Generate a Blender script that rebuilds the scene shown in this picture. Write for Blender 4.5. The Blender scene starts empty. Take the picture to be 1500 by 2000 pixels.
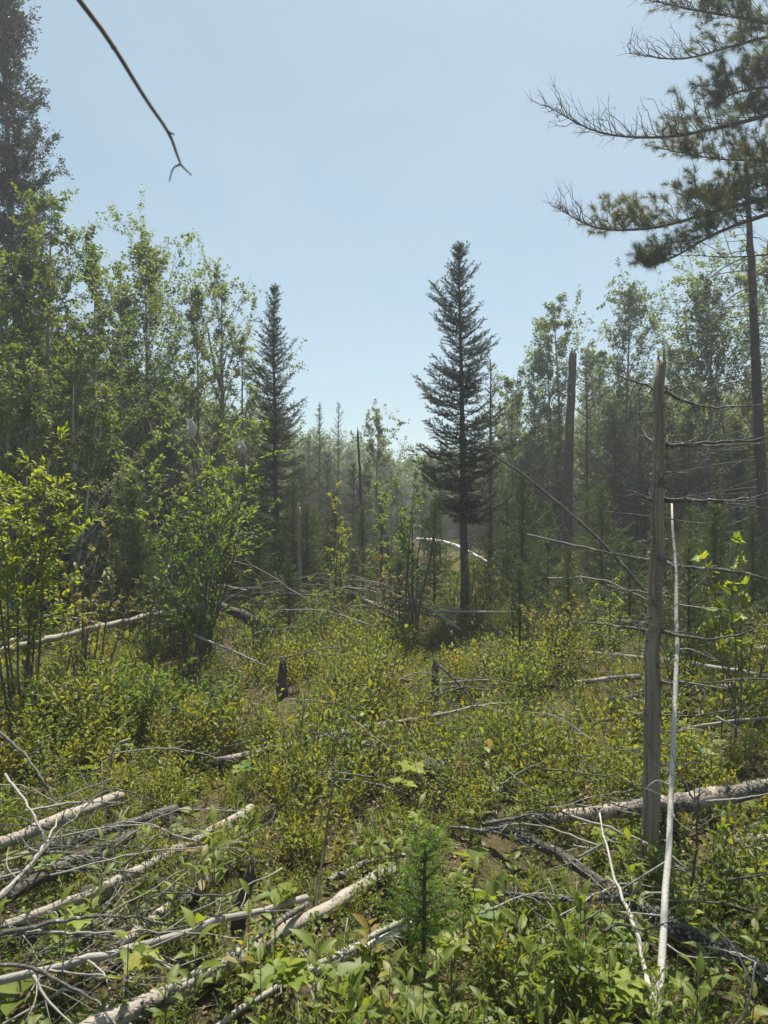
import bpy, math
import numpy as np
R = math.radians
scn = bpy.context.scene
COL = scn.collection

# ------------------------------------------------------------------ camera, sky, sun, exposure
F = 1389.0          # focal length in photograph pixels (1500 x 2000)
CH = 1.6            # eye height
cam = bpy.data.cameras.new("camera"); camo = bpy.data.objects.new("camera", cam); COL.objects.link(camo)
camo.location = (0, 0, CH); camo.rotation_euler = (R(90), 0, 0)
cam.sensor_fit = 'VERTICAL'; cam.sensor_height = 24.0; cam.lens = 24.0 * F / 2000.0
cam.clip_start = 0.05; cam.clip_end = 3000
cam.dof.use_dof = True; cam.dof.focus_distance = 7.0; cam.dof.aperture_fstop = 5.0
scn.camera = camo

SUN_EL, SUN_AZ = R(64), R(12)      # azimuth to the right of the view direction (+Y)
sd = (math.sin(SUN_AZ) * math.cos(SUN_EL), math.cos(SUN_AZ) * math.cos(SUN_EL), math.sin(SUN_EL))
world = bpy.data.worlds.new("World"); scn.world = world; world.use_nodes = True
nt = world.node_tree; bg = nt.nodes['Background']
sky = nt.nodes.new('ShaderNodeTexSky'); sky.sky_type = 'NISHITA'; sky.sun_disc = False
sky.sun_elevation = SUN_EL; sky.sun_rotation = SUN_AZ
sky.altitude = 200; sky.air_density = 1.0; sky.dust_density = 1.0; sky.ozone_density = 0.3
hz = nt.nodes.new('ShaderNodeMix'); hz.data_type = 'RGBA'; hz.blend_type = 'MULTIPLY'     # white balance of the phone: a little greener
hz.inputs[0].default_value = 1.0; hz.inputs[7].default_value = (.96, 1.08, 1.0, 1)
veil = nt.nodes.new('ShaderNodeMix'); veil.data_type = 'RGBA'; veil.inputs[7].default_value = (4.7, 6.0, 6.8, 1)
tcw = nt.nodes.new('ShaderNodeTexCoord'); mpw = nt.nodes.new('ShaderNodeMapping'); mpw.inputs['Scale'].default_value = (1.2, 1.2, 3.0)
cln = nt.nodes.new('ShaderNodeTexNoise'); cln.inputs['Scale'].default_value = 2.6; cln.inputs['Detail'].default_value = 5; cln.inputs['Distortion'].default_value = .4
rng_ = nt.nodes.new('ShaderNodeMapRange'); rng_.inputs[1].default_value = .35; rng_.inputs[2].default_value = .75; rng_.inputs[3].default_value = .42; rng_.inputs[4].default_value = .62
nt.links.new(tcw.outputs['Generated'], mpw.inputs[0]); nt.links.new(mpw.outputs[0], cln.inputs['Vector']); nt.links.new(cln.outputs[0], rng_.inputs[0]); nt.links.new(rng_.outputs[0], veil.inputs[0])
nt.links.new(sky.outputs[0], hz.inputs[6]); nt.links.new(hz.outputs[2], veil.inputs[6]); nt.links.new(veil.outputs[2], bg.inputs[0])
bg.inputs[1].default_value = 0.05
sun = bpy.data.lights.new("sun", 'SUN'); suno = bpy.data.objects.new("sun", sun); COL.objects.link(suno)
sun.energy = 4.6; sun.angle = R(0.7); sun.color = (1.0, 0.95, 0.86)
suno.rotation_euler = (R(90) - SUN_EL, 0, math.pi - SUN_AZ)
suno.location = (0, 0, 40)
scn.view_settings.view_transform = 'Standard'; scn.view_settings.look = 'None'
scn.view_settings.gamma = 1.0; scn.view_settings.exposure = 1.2
cy = scn.cycles
cy.max_bounces = 6; cy.diffuse_bounces = 3; cy.glossy_bounces = 2; cy.transmission_bounces = 3
cy.volume_bounces = 0; cy.transparent_max_bounces = 4
cy.use_denoising = True; cy.caustics_reflective = False; cy.caustics_refractive = False
HAZE = 0.0030

# ------------------------------------------------------------------ helpers
def P(px, py, Y):
    return np.array(((px - 750) / F * Y, Y, CH + (1000 - py) / F * Y))
def GY(py, h=0.0):
    return (CH - h) * F / (py - 1000)
def PG(px, py, h=0.0):
    return P(px, py, GY(py, h))
def gz(x, y):
    x = np.asarray(x, float); y = np.asarray(y, float)
    return (0.035 * np.sin(1.7 * x + 0.4 * y + 1) + 0.03 * np.sin(2.3 * y - 1.1 * x) + 0.02 * np.sin(4.1 * x + 3.3 * y + 2)
            + 0.015 * np.sin(7.3 * x - 5.9 * y))
def nz2(x, y, s, seed=0.0):
    return (np.sin(x * s + seed * 3.1 + 1.3 * np.sin(y * s * .7 + seed)) + np.sin(y * s * 1.13 - seed + 1.7 * np.sin(x * s * .6 + 2 * seed))) * .5
def norm(v):
    v = np.asarray(v, float)
    return v / np.maximum(np.linalg.norm(v, axis=-1, keepdims=True), 1e-9)

class MB:
    """collects vertices and faces (numpy), builds one mesh"""
    def __init__(s): s.V = []; s.T = []; s.Q = []; s.TC = []; s.n = 0; s.mt = []; s.mq = []
    def add(s, V, T=None, Q=None, tc=None, m=0):
        V = np.asarray(V, float)
        if T is not None and len(T): s.T.append(np.asarray(T) + s.n); s.mt.append(np.full(len(T), m))
        if Q is not None and len(Q): s.Q.append(np.asarray(Q) + s.n); s.mq.append(np.full(len(Q), m))
        s.V.append(V); s.TC.append(V if tc is None else tc); s.n += len(V)
    def tube(s, pts, rad, n=6, rough=0.0, rng=None, cap=True, m=0):
        pts = np.asarray(pts, float); k = len(pts); rad = np.broadcast_to(np.asarray(rad, float), (k,))
        t = norm(np.gradient(pts, axis=0))
        a = np.array((0.0, 0.0, 1.0)) if abs(t[0][2]) < .9 else np.array((1.0, 0, 0))
        u = norm(a[None] - (t @ a)[:, None] * t)
        w = np.cross(t, u)
        ang = np.arange(n) * 2 * np.pi / n
        rr = np.repeat(rad[:, None], n, 1)
        if rough and rng is not None:
            rr = rr * (1 + rough * (rng.random((k, n)) - .5) + rough * .8 * (rng.random(n) - .5)[None])
        c = np.cos(ang)[None] * rr; d = np.sin(ang)[None] * rr
        V = pts[:, None] + c[..., None] * u[:, None] + d[..., None] * w[:, None]
        al = np.concatenate(([0], np.cumsum(np.linalg.norm(np.diff(pts, axis=0), axis=1))))
        tc = np.stack((c, d, np.repeat(al[:, None], n, 1)), -1)
        i = np.arange(k - 1)[:, None] * n + np.arange(n)[None]; j = np.arange(k - 1)[:, None] * n + (np.arange(n)[None] + 1) % n
        Q = np.stack((i, j, j + n, i + n), -1).reshape(-1, 4)
        V = V.reshape(-1, 3); tc = tc.reshape(-1, 3); T = []
        if cap:
            V = np.concatenate((V, [pts[0], pts[-1]])); tc = np.concatenate((tc, [[0, 0, 0], [0, 0, al[-1]]]))
            b = k * n; jj = (np.arange(n) + 1) % n
            T = np.concatenate((np.stack((jj, np.arange(n), np.full(n, b)), -1),
                                np.stack((np.arange(n) + (k - 1) * n, jj + (k - 1) * n, np.full(n, b + 1)), -1)))
        s.add(V, T, Q, tc, m)
    def place(s, tv, tt, pos, d, nrm, L, W, m=0):
        """many copies of a template (x across, y along, z up)"""
        pos = np.asarray(pos, float); n = len(pos)
        if n == 0: return
        y = norm(d); z = norm(nrm - (nrm * y).sum(-1, keepdims=True) * y); x = np.cross(y, z)
        L = np.broadcast_to(L, (n,)); W = np.broadcast_to(W, (n,))
        V = pos[:, None] + tv[None, :, 0:1] * (x * W[:, None])[:, None] + tv[None, :, 1:2] * (y * L[:, None])[:, None] + tv[None, :, 2:3] * (z * L[:, None])[:, None]
        k = len(tv); T = (tt[None] + (np.arange(n) * k)[:, None, None]).reshape(-1, 3)
        s.add(V.reshape(-1, 3), T, m=m)
    def mesh(s, name, mats, smooth=False):
        me = bpy.data.meshes.new(name)
        if not s.V: return me
        V = np.concatenate(s.V); TC = np.concatenate(s.TC)
        T = np.concatenate(s.T) if s.T else np.zeros((0, 3), int); Q = np.concatenate(s.Q) if s.Q else np.zeros((0, 4), int)
        mi = np.concatenate(s.mt + s.mq) if (s.mt or s.mq) else np.zeros(0, int)
        me.vertices.add(len(V)); me.vertices.foreach_set('co', V.astype(np.float32).ravel())
        lv = np.concatenate((T.ravel(), Q.ravel())).astype(np.int32)
        me.loops.add(len(lv)); me.loops.foreach_set('vertex_index', lv)
        npol = len(T) + len(Q); me.polygons.add(npol)
        st = np.concatenate((np.arange(len(T)) * 3, len(T) * 3 + np.arange(len(Q)) * 4)).astype(np.int32)
        me.polygons.foreach_set('loop_start', st)
        me.polygons.foreach_set('material_index', mi.astype(np.int32))
        me.polygons.foreach_set('use_smooth', np.full(npol, smooth))
        at = me.attributes.new('tc', 'FLOAT_VECTOR', 'POINT'); at.data.foreach_set('vector', TC.astype(np.float32).ravel())
        for m in (mats if isinstance(mats, (list, tuple)) else [mats]): me.materials.append(m)
        me.update(calc_edges=True)
        return me
def obj(name, me, parent=None, link=True):
    o = bpy.data.objects.new(name, me)
    if link: COL.objects.link(o)
    if parent is not None: o.parent = parent
    return o
def tag(o, label, cat, group=None, kind=None):
    o['label'] = label; o['category'] = cat
    if group: o['group'] = group
    if kind: o['kind'] = kind
    return o
def empty(name, loc, label, cat, group=None, rz=0.0):
    o = bpy.data.objects.new(name, None); COL.objects.link(o)
    o.location = loc; o.rotation_euler = (0, 0, rz); o.empty_display_size = .1
    return tag(o, label, cat, group)
def local(o, pts): return np.asarray(pts, float) - np.array(o.location)
def spline(pts, n):
    """smooth curve through control points"""
    p = np.asarray(pts, float)
    if len(p) == 2:
        t = np.linspace(0, 1, n)[:, None]; return p[0] * (1 - t) + p[1] * t
    q = np.concatenate(([2 * p[0] - p[1]], p, [2 * p[-1] - p[-2]])); out = []
    m = len(p) - 1
    for t in np.linspace(0, m - 1e-6, n):
        i = int(t); f = t - i; a, b, c, d = q[i:i + 4]
        out.append(.5 * (2 * b + (c - a) * f + (2 * a - 5 * b + 4 * c - d) * f * f + (3 * b - a - 3 * c + d) * f ** 3))
    return np.array(out)

# leaf templates: x -0.5..0.5, y 0..1
LEAF = np.array([(0, 0, 0), (.5, .42, .10), (0, 1, -.16), (-.5, .42, .10), (0, .45, 0)], float)
LEAF_T = np.array([(0, 1, 4), (1, 2, 4), (2, 3, 4), (3, 0, 4)])
LONG = np.array([(0, 0, 0), (.42, .3, .07), (.40, .62, .04), (0, 1, -.2), (-.40, .62, .04), (-.42, .3, .07), (0, .32, 0), (0, .64, -.03)], float)
LONG_T = np.array([(0, 1, 6), (0, 6, 5), (1, 2, 7), (1, 7, 6), (5, 6, 7), (5, 7, 4), (2, 3, 7), (7, 3, 4)])
NEED = np.array([(-.5, 0, 0), (.5, 0, 0), (0, 1, 0)], float); NEED_T = np.array([(0, 1, 2)])
def fan(outline, zc=0.0):
    o = np.array([(x, y, z) for x, y, z in outline], float); k = len(o)
    V = np.concatenate((o, [(0, .42, zc)]))
    T = np.array([(i, (i + 1) % k, k) for i in range(k)])
    return V, T
HEART, HEART_T = fan([(0, .06, 0), (.22, -.04, .05), (.45, .10, .10), (.5, .32, .12), (.38, .62, .07), (.16, .86, -.02), (0, 1, -.1),
                      (-.16, .86, -.02), (-.38, .62, .07), (-.5, .32, .12), (-.45, .10, .10), (-.22, -.04, .05)], -.02)
MAPLE, MAPLE_T = fan([(0, .08, 0), (.18, .02, .02), (.42, .02, .06), (.36, .18, .05), (.62, .34, .05), (.5, .42, .06), (.48, .62, 0), (.28, .54, .04), (.2, .74, 0), (.16, .78, 0), (0, 1.05, -.1),
                      (-.16, .78, 0), (-.2, .74, 0), (-.28, .54, .04), (-.48, .62, 0), (-.5, .42, .06), (-.62, .34, .05), (-.36, .18, .05), (-.42, .02, .06), (-.18, .02, .02)], 0)

# ------------------------------------------------------------------ materials
def newmat(name):
    m = bpy.data.materials.new(name); m.use_nodes = True; t = m.node_tree; t.nodes.clear()
    out = t.nodes.new('ShaderNodeOutputMaterial'); return m, t, out
def ramp(t, cols, pos=None):
    r = t.nodes.new('ShaderNodeValToRGB'); e = r.color_ramp.elements
    pos = pos or [i / (len(cols) - 1) for i in range(len(cols))]
    while len(e) < len(cols): e.new(.5)
    for i, c in enumerate(cols): e[i].position = pos[i]; e[i].color = (*c, 1)
    return r
def leaf_mat(name, cols, trans=.42, tint=(1.5, 1.45, .55), rough=.5, spec=.3):
    m, t, out = newmat(name); N = t.nodes.new; L = t.links.new
    g = N('ShaderNodeNewGeometry'); oi = N('ShaderNodeObjectInfo')
    ad = N('ShaderNodeMath'); ad.operation = 'ADD'; L(g.outputs['Random Per Island'], ad.inputs[0]); L(oi.outputs['Random'], ad.inputs[1])
    ml = N('ShaderNodeMath'); ml.operation = 'MULTIPLY'; L(ad.outputs[0], ml.inputs[0]); ml.inputs[1].default_value = .5
    tx = N('ShaderNodeTexCoord'); no = N('ShaderNodeTexNoise'); no.inputs['Scale'].default_value = 40; L(tx.outputs['Object'], no.inputs['Vector'])
    mx = N('ShaderNodeMath'); mx.operation = 'MULTIPLY_ADD'; L(no.outputs[0], mx.inputs[0]); mx.inputs[1].default_value = .3; 
    sb = N('ShaderNodeMath'); sb.operation = 'SUBTRACT'; L(ml.outputs[0], sb.inputs[0]); sb.inputs[1].default_value = .15; L(sb.outputs[0], mx.inputs[2])
    r = ramp(t, cols); L(mx.outputs[0], r.inputs[0])
    b = N('ShaderNodeBsdfPrincipled'); b.inputs['Roughness'].default_value = rough; b.inputs['Specular IOR Level'].default_value = spec
    L(r.outputs[0], b.inputs['Base Color'])
    tr = N('ShaderNodeBsdfTranslucent'); mm = N('ShaderNodeMix'); mm.data_type = 'RGBA'; mm.blend_type = 'MULTIPLY'; mm.inputs[0].default_value = 1
    L(r.outputs[0], mm.inputs[6]); mm.inputs[7].default_value = (*tint, 1); L(mm.outputs[2], tr.inputs[0])
    ms = N('ShaderNodeMixShader'); ms.inputs[0].default_value = trans; L(b.outputs[0], ms.inputs[1]); L(tr.outputs[0], ms.inputs[2])
    L(ms.outputs[0], out.inputs[0]); return m
def wood_mat(name, cols, pos=None, sx=55, sz=5, rough=.85, bump=.4, patch=None, pscale=6, pth=.5, bands=None):
    """cols along a stretched grain noise; patch = (colour, colour) of bark or lichen over it"""
    m, t, out = newmat(name); N = t.nodes.new; L = t.links.new
    a = N('ShaderNodeAttribute'); a.attribute_name = 'tc'
    oi = N('ShaderNodeObjectInfo'); of = N('ShaderNodeVectorMath'); of.operation = 'MULTIPLY_ADD'
    co = N('ShaderNodeCombineXYZ'); L(oi.outputs['Random'], co.inputs[0]); L(oi.outputs['Random'], co.inputs[2])
    of.inputs[1].default_value = (7, 7, 7); L(co.outputs[0], of.inputs[0]); L(a.outputs['Vector'], of.inputs[2])
    mp = N('ShaderNodeMapping'); mp.inputs['Scale'].default_value = (sx, sx, sz); L(of.outputs[0], mp.inputs[0])
    n1 = N('ShaderNodeTexNoise'); n1.inputs['Scale'].default_value = 1; n1.inputs['Detail'].default_value = 6; n1.inputs['Roughness'].default_value = .65; L(mp.outputs[0], n1.inputs['Vector'])
    r = ramp(t, cols, pos); L(n1.outputs[0], r.inputs[0]); col = r.outputs[0]; hgt = n1.outputs[0]
    if bands is not None:
        mb_ = N('ShaderNodeMapping'); mb_.inputs['Scale'].default_value = (6, 6, 55); L(of.outputs[0], mb_.inputs[0])
        nb = N('ShaderNodeTexNoise'); nb.inputs['Scale'].default_value = 1; nb.inputs['Detail'].default_value = 3; L(mb_.outputs[0], nb.inputs['Vector'])
        rb = ramp(t, [(0, 0, 0), (0, 0, 0), (1, 1, 1)], [0, .60, .66]); L(nb.outputs[0], rb.inputs[0])
        mx = N('ShaderNodeMix'); mx.data_type = 'RGBA'; L(rb.outputs[0], mx.inputs[0]); L(col, mx.inputs[6]); mx.inputs[7].default_value = (*bands, 1); col = mx.outputs[2]
    if patch is not None:
        n2 = N('ShaderNodeTexNoise'); n2.inputs['Scale'].default_value = pscale; n2.inputs['Detail'].default_value = 6; n2.inputs['Roughness'].default_value = .7; L(of.outputs[0], n2.inputs['Vector'])
        r2 = ramp(t, [(0, 0, 0), (0, 0, 0), (1, 1, 1), (1, 1, 1)], [0, pth, min(pth + .05, .99), 1]); L(n2.outputs[0], r2.inputs[0])
        n3 = N('ShaderNodeTexNoise'); n3.inputs['Scale'].default_value = 90; n3.inputs['Detail'].default_value = 4; L(of.outputs[0], n3.inputs['Vector'])
        r3 = ramp(t, [patch[0], patch[0], patch[1], patch[1]], [0, .42, .60, 1]); L(n3.outputs[0], r3.inputs[0])
        mx = N('ShaderNodeMix'); mx.data_type = 'RGBA'; L(r2.outputs[0], mx.inputs[0]); L(col, mx.inputs[6]); L(r3.outputs[0], mx.inputs[7]); col = mx.outputs[2]
        hm = N('ShaderNodeMath'); hm.operation = 'MULTIPLY_ADD'; L(r2.outputs[0], hm.inputs[0]); hm.inputs[1].default_value = .8
        h3 = N('ShaderNodeMath'); h3.operation = 'ADD'; L(n3.outputs[0], h3.inputs[0]); L(n1.outputs[0], h3.inputs[1]); L(h3.outputs[0], hm.inputs[2]); hgt = hm.outputs[0]
    b = N('ShaderNodeBsdfPrincipled'); b.inputs['Roughness'].default_value = rough; b.inputs['Specular IOR Level'].default_value = .25
    L(col, b.inputs['Base Color'])
    bp = N('ShaderNodeBump'); bp.inputs['Strength'].default_value = bump; bp.inputs['Distance'].default_value = .008; L(hgt, bp.inputs['Height']); L(bp.outputs[0], b.inputs['Normal'])
    L(b.outputs[0], out.inputs[0]); return m

M = {}
M['ovate_yellow'] = leaf_mat('leaf_yellow_green', [(.14, .20, .025), (.20, .26, .03), (.25, .27, .035), (.28, .22, .05)], .5)
M['cherry'] = leaf_mat('leaf_fresh_green', [(.07, .13, .022), (.11, .19, .03), (.155, .215, .032), (.19, .225, .035)], .5)
M['birch'] = leaf_mat('leaf_birch', [(.065, .10, .022), (.10, .145, .028), (.135, .175, .03), (.17, .19, .035)], .5)
M['aspen'] = leaf_mat('leaf_aspen', [(.06, .095, .034), (.085, .125, .04), (.11, .15, .045), (.14, .165, .04)], .48)
M['cedar'] = leaf_mat('leaf_cedar', [(.02, .032, .016), (.03, .045, .02), (.042, .055, .022)], .2)
M['needle'] = leaf_mat('needle_spruce', [(.022, .034, .018), (.034, .050, .024), (.05, .068, .028), (.08, .09, .034)], .2, rough=.5)
M['fir'] = leaf_mat('needle_fir', [(.035, .06, .018), (.055, .09, .022), (.08, .12, .028), (.12, .145, .034)], .3, rough=.45)
M['firtip'] = leaf_mat('needle_fir_new_growth', [(.12, .22, .03), (.16, .27, .035), (.20, .30, .04)], .4, rough=.45)
M['pine'] = leaf_mat('needle_pine', [(.045, .065, .026), (.065, .09, .03), (.09, .11, .034), (.18, .15, .05)], .35, rough=.45)
M['herb'] = leaf_mat('leaf_herb', [(.07, .11, .022), (.115, .16, .028), (.16, .20, .032), (.22, .225, .038)], .48)
M['bluebr'] = leaf_mat('leaf_low_shrub', [(.09, .125, .022), (.15, .18, .027), (.205, .215, .03), (.255, .22, .034), (.21, .125, .036)], .5)
M['red'] = leaf_mat('leaf_reddish', [(.11, .17, .04), (.17, .20, .05), (.21, .18, .05), (.27, .12, .05)], .42, tint=(1.5, 1.1, .7))
M['grass'] = leaf_mat('grass_blade', [(.07, .12, .025), (.11, .16, .03), (.17, .19, .05), (.27, .24, .11)], .4)
M['litter'] = leaf_mat('dead_leaf', [(.10, .06, .03), (.18, .11, .055), (.28, .19, .10), (.36, .28, .18)], .2, tint=(1.2, 1, .7), rough=.7)
M['bark_dark'] = wood_mat('bark_spruce', [(.035, .03, .026), (.075, .064, .055), (.15, .135, .115)], sx=30, sz=14, bump=.7, patch=((.10, .10, .085), (.24, .25, .21)), pscale=7, pth=.60)
M['bark_grey'] = wood_mat('bark_aspen', [(.10, .095, .08), (.20, .19, .16), (.30, .29, .25)], sx=25, sz=8, bump=.5, bands=(.05, .045, .04))
M['bark_birch'] = wood_mat('bark_birch', [(.42, .41, .38), (.62, .60, .56), (.72, .71, .68)], sx=14, sz=10, bump=.3, bands=(.05, .045, .04), patch=((.10, .085, .07), (.22, .2, .17)), pscale=4, pth=.60)
M['twig'] = wood_mat('twig_bark', [(.05, .04, .034), (.10, .085, .07), (.18, .16, .14)], sx=80, sz=20, bump=.3)
M['pale'] = wood_mat('weathered_pale_wood', [(.10, .085, .066), (.23, .195, .155), (.31, .275, .23), (.38, .345, .30)], [0, .36, .58, 1], sx=70, sz=3, bump=.5, patch=((.05, .042, .035), (.15, .135, .115)), pscale=5, pth=.60)
M['halfbark'] = wood_mat('log_with_flaking_bark', [(.15, .12, .09), (.34, .285, .22), (.48, .42, .34)], sx=70, sz=3, bump=.7, patch=((.05, .04, .032), (.19, .17, .145)), pscale=4.5, pth=.46)
M['darklog'] = wood_mat('dark_rotten_log', [(.03, .024, .02), (.075, .062, .05), (.17, .15, .12)], sx=45, sz=6, bump=.9, patch=((.07, .072, .06), (.24, .25, .21)), pscale=9, pth=.54)
M['lichen'] = wood_mat('lichen_branch', [(.045, .04, .035), (.10, .092, .08), (.18, .17, .15)], sx=60, sz=15, bump=.8, patch=((.10, .105, .09), (.33, .345, .30)), pscale=22, pth=.52)
M['greystick'] = wood_mat('bare_grey_stick', [(.13, .118, .10), (.26, .24, .21), (.38, .36, .32)], sx=70, sz=8, bump=.4, patch=((.06, .055, .045), (.2, .19, .165)), pscale=12, pth=.60)
M['whitepole'] = wood_mat('white_bleached_pole', [(.34, .29, .23), (.36, .33, .285), (.44, .415, .375), (.50, .48, .445)], [0, .36, .55, 1], sx=60, sz=9, bump=.4, patch=((.10, .085, .07), (.40, .33, .25)), pscale=9, pth=.62)
M['snag'] = wood_mat('snag_wood', [(.05, .042, .034), (.17, .14, .11), (.28, .24, .19), (.36, .32, .27)], [.22, .42, .6, .9], sx=75, sz=2.0, bump=1.0, patch=((.06, .052, .045), (.18, .165, .14)), pscale=6, pth=.60)
M['flake'] = leaf_mat('lichen_flake', [(.05, .048, .04), (.12, .12, .10), (.26, .27, .235), (.38, .40, .35)], .15, tint=(1, 1, 1), rough=.9, spec=.1)
M['silk'] = leaf_mat('caterpillar_silk', [(.42, .41, .39), (.52, .51, .49)], .45, tint=(1, 1, .95), rough=.8, spec=.2)

# ground
m, t, out = newmat('forest_floor'); N = t.nodes.new; L = t.links.new
tx = N('ShaderNodeTexCoord')
n1 = N('ShaderNodeTexNoise'); n1.inputs['Scale'].default_value = 2.2; n1.inputs['Detail'].default_value = 8; L(tx.outputs['Object'], n1.inputs['Vector'])
n2 = N('ShaderNodeTexNoise'); n2.inputs['Scale'].default_value = 55; n2.inputs['Detail'].default_value = 6; n2.inputs['Roughness'].default_value = .7; L(tx.outputs['Object'], n2.inputs['Vector'])
r1 = ramp(t, [(.045, .035, .02), (.06, .06, .022), (.10, .075, .04)], [.3, .5, .7]); L(n1.outputs[0], r1.inputs[0])
r2 = ramp(t, [(.02, .017, .01), (.08, .06, .032), (.20, .15, .09)], [.3, .52, .75]); L(n2.outputs[0], r2.inputs[0])
mx = N('ShaderNodeMix'); mx.data_type = 'RGBA'; mx.inputs[0].default_value = .55; L(r1.outputs[0], mx.inputs[6]); L(r2.outputs[0], mx.inputs[7])
b = N('ShaderNodeBsdfPrincipled'); b.inputs['Roughness'].default_value = .95; b.inputs['Specular IOR Level'].default_value = .1; L(mx.outputs[2], b.inputs['Base Color'])
bp = N('ShaderNodeBump'); bp.inputs['Strength'].default_value = .8; bp.inputs['Distance'].default_value = .02; L(n2.outputs[0], bp.inputs['Height']); L(bp.outputs[0], b.inputs['Normal'])
L(b.outputs[0], out.inputs[0]); M['ground'] = m

# ------------------------------------------------------------------ ground
ax = np.concatenate((-np.geomspace(300, 6, 26), np.linspace(-5.8, 5.8, 100), np.geomspace(6, 300, 26)))
ay = np.concatenate((-np.geomspace(300, 2, 16), np.linspace(-1.8, 14, 120), np.geomspace(14.3, 300, 34)))
X, Y = np.meshgrid(ax, ay); Z = gz(X, Y)
V = np.stack((X, Y, Z), -1).reshape(-1, 3); nx, ny = len(ax), len(ay)
i = (np.arange(ny - 1)[:, None] * nx + np.arange(nx - 1)[None]).ravel()
g = MB(); g.add(V, Q=np.stack((i, i + 1, i + nx + 1, i + nx), -1))
o = obj('ground', g.mesh('ground', M['ground'], True)); o['kind'] = 'structure'

# ------------------------------------------------------------------ tree builders (each returns trunk mesh, foliage mesh; base at origin)
def conifer(seed, H, Rr, z0=.15, tr=.05, dz=.13, nb=6, nlen=.024, nw=.0062, npm=150, e0=-8, e1=52, upturn=.25, powr=.8, lean=(0, 0), fol='needle',
            thin=1.0, twg=.06, tipmat=None, ragged=.3, taper=.12):
    rng = np.random.default_rng(seed)
    tb, fb = MB(), MB()
    k = 9; zz = np.linspace(-.06, H, k); wob = rng.normal(0, .006 * H / 5, (k, 2)); wob[0] = 0
    tp = np.column_stack((lean[0] * zz / H + wob[:, 0], lean[1] * zz / H + wob[:, 1], zz))
    tb.tube(tp, np.linspace(tr, .006, k) * np.where(np.arange(k) == 0, 1.25, 1), 8, .12, rng)
    A, B = [], []
    z = z0 * H
    while z < H * .985:
        t = (z - z0 * H) / (H * (1 - z0))
        n = max(2, int(round(nb * (1 - .35 * t) + rng.uniform(-1, 1))))
        a0 = rng.uniform(0, 6.28)
        for q in range(n):
            if rng.random() > thin: continue
            L_ = Rr * ((1 - t) ** powr * (.45 + .55 * min(1, t / taper + .1)) + .05) * rng.uniform(1 - ragged, 1 + ragged * .6)
            az = a0 + q * 6.28 / n + rng.normal(0, .25)
            L_ *= 1 + ragged * (math.sin(2.3 * az + 3.1 * z + seed) + math.sin(1.1 * az - 5.3 * z + 2 * seed)) * .55
            L_ = max(L_, .06)
            el = R(e0 + (e1 - e0) * t ** 1.3 + rng.normal(0, 7))
            s = np.linspace(0, 1, 5)
            hz_ = L_ * math.cos(el) * s; vz = L_ * (math.sin(el) * s - .12 * np.sin(np.pi * s) * (1 - t) + upturn * s ** 2.5 * (1 - .5 * t))
            zc = z + rng.uniform(-.4, .4) * dz
            b0 = np.array((np.interp(zc, zz, tp[:, 0]), np.interp(zc, zz, tp[:, 1]), zc))
            bend = rng.normal(0, .12)
            pts = b0 + np.column_stack((np.cos(az + bend * s) * hz_, np.sin(az + bend * s) * hz_, vz))
            tb.tube(pts, np.linspace(max(.003, tr * .16 * (1 - .6 * t)), .0018, 5), 3, cap=False)
            nt_ = max(3, int(L_ / twg))
            sv = np.linspace(.12 if L_ < .3 else .22, 1, nt_) + rng.normal(0, .02, nt_)
            sv = np.clip(sv, .05, 1)
            for sd_ in (-1, 1):
                p = np.column_stack([np.interp(sv, s, pts[:, c]) for c in range(3)])
                bd = norm(pts[-1] - pts[0]); side = np.cross(bd, (0, 0, 1)); side = side / (np.linalg.norm(side) + 1e-6)
                an = R(1) * rng.uniform(35, 60, nt_)
                d = bd[None] * np.cos(an)[:, None] + sd_ * side[None] * np.sin(an)[:, None] + np.column_stack((np.zeros(nt_), np.zeros(nt_), rng.normal(.12, .22, nt_)))
                ln = (.42 * L_ * (1 - sv * .75) + .06) * rng.uniform(.5, 1.2, nt_)
                A.append(p); B.append(p + norm(d) * ln[:, None])
            A.append(pts[:-1]); B.append(pts[1:])
        z += dz * rng.uniform(.7, 1.3) * (1 - .35 * t)
    A = np.concatenate(A); B = np.concatenate(B)
    D = B - A; Ln = np.linalg.norm(D, axis=1)
    fb.place(NEED, NEED_T, A, D, rng.normal(0, 1, A.shape), Ln, np.full(len(A), .005), m=0)
    cnt = np.maximum(2, (Ln * npm * 1.9).astype(int)); idx = np.repeat(np.arange(len(A)), cnt)
    f = rng.random(len(idx)); p = A[idx] + D[idx] * f[:, None]
    dd = norm(D)[idx]; rv = rng.normal(0, 1, p.shape); rv -= (rv * dd).sum(1, keepdims=True) * dd; rv = norm(rv)
    nd = dd * rng.uniform(.35, .9, (len(idx), 1)) + rv + np.array((0, 0, .15))
    mi = 1
    if tipmat is None:
        fb.place(NEED, NEED_T, p, nd, rng.normal(0, 1, p.shape), nlen * rng.uniform(.7, 1.2, len(idx)), nw, m=1)
    else:
        tipm = f > .22
        for sel, mm in ((~tipm, 1), (tipm, 2)):
            fb.place(NEED, NEED_T, p[sel], nd[sel], rng.normal(0, 1, p[sel].shape), nlen * rng.uniform(.7, 1.2, sel.sum()), nw, m=mm)
    mats = [M['twig'], M[fol]] + ([M[tipmat]] if tipmat else [])
    return tb.mesh('trunk', M['bark_dark'], True), fb.mesh('foliage', mats)

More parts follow.
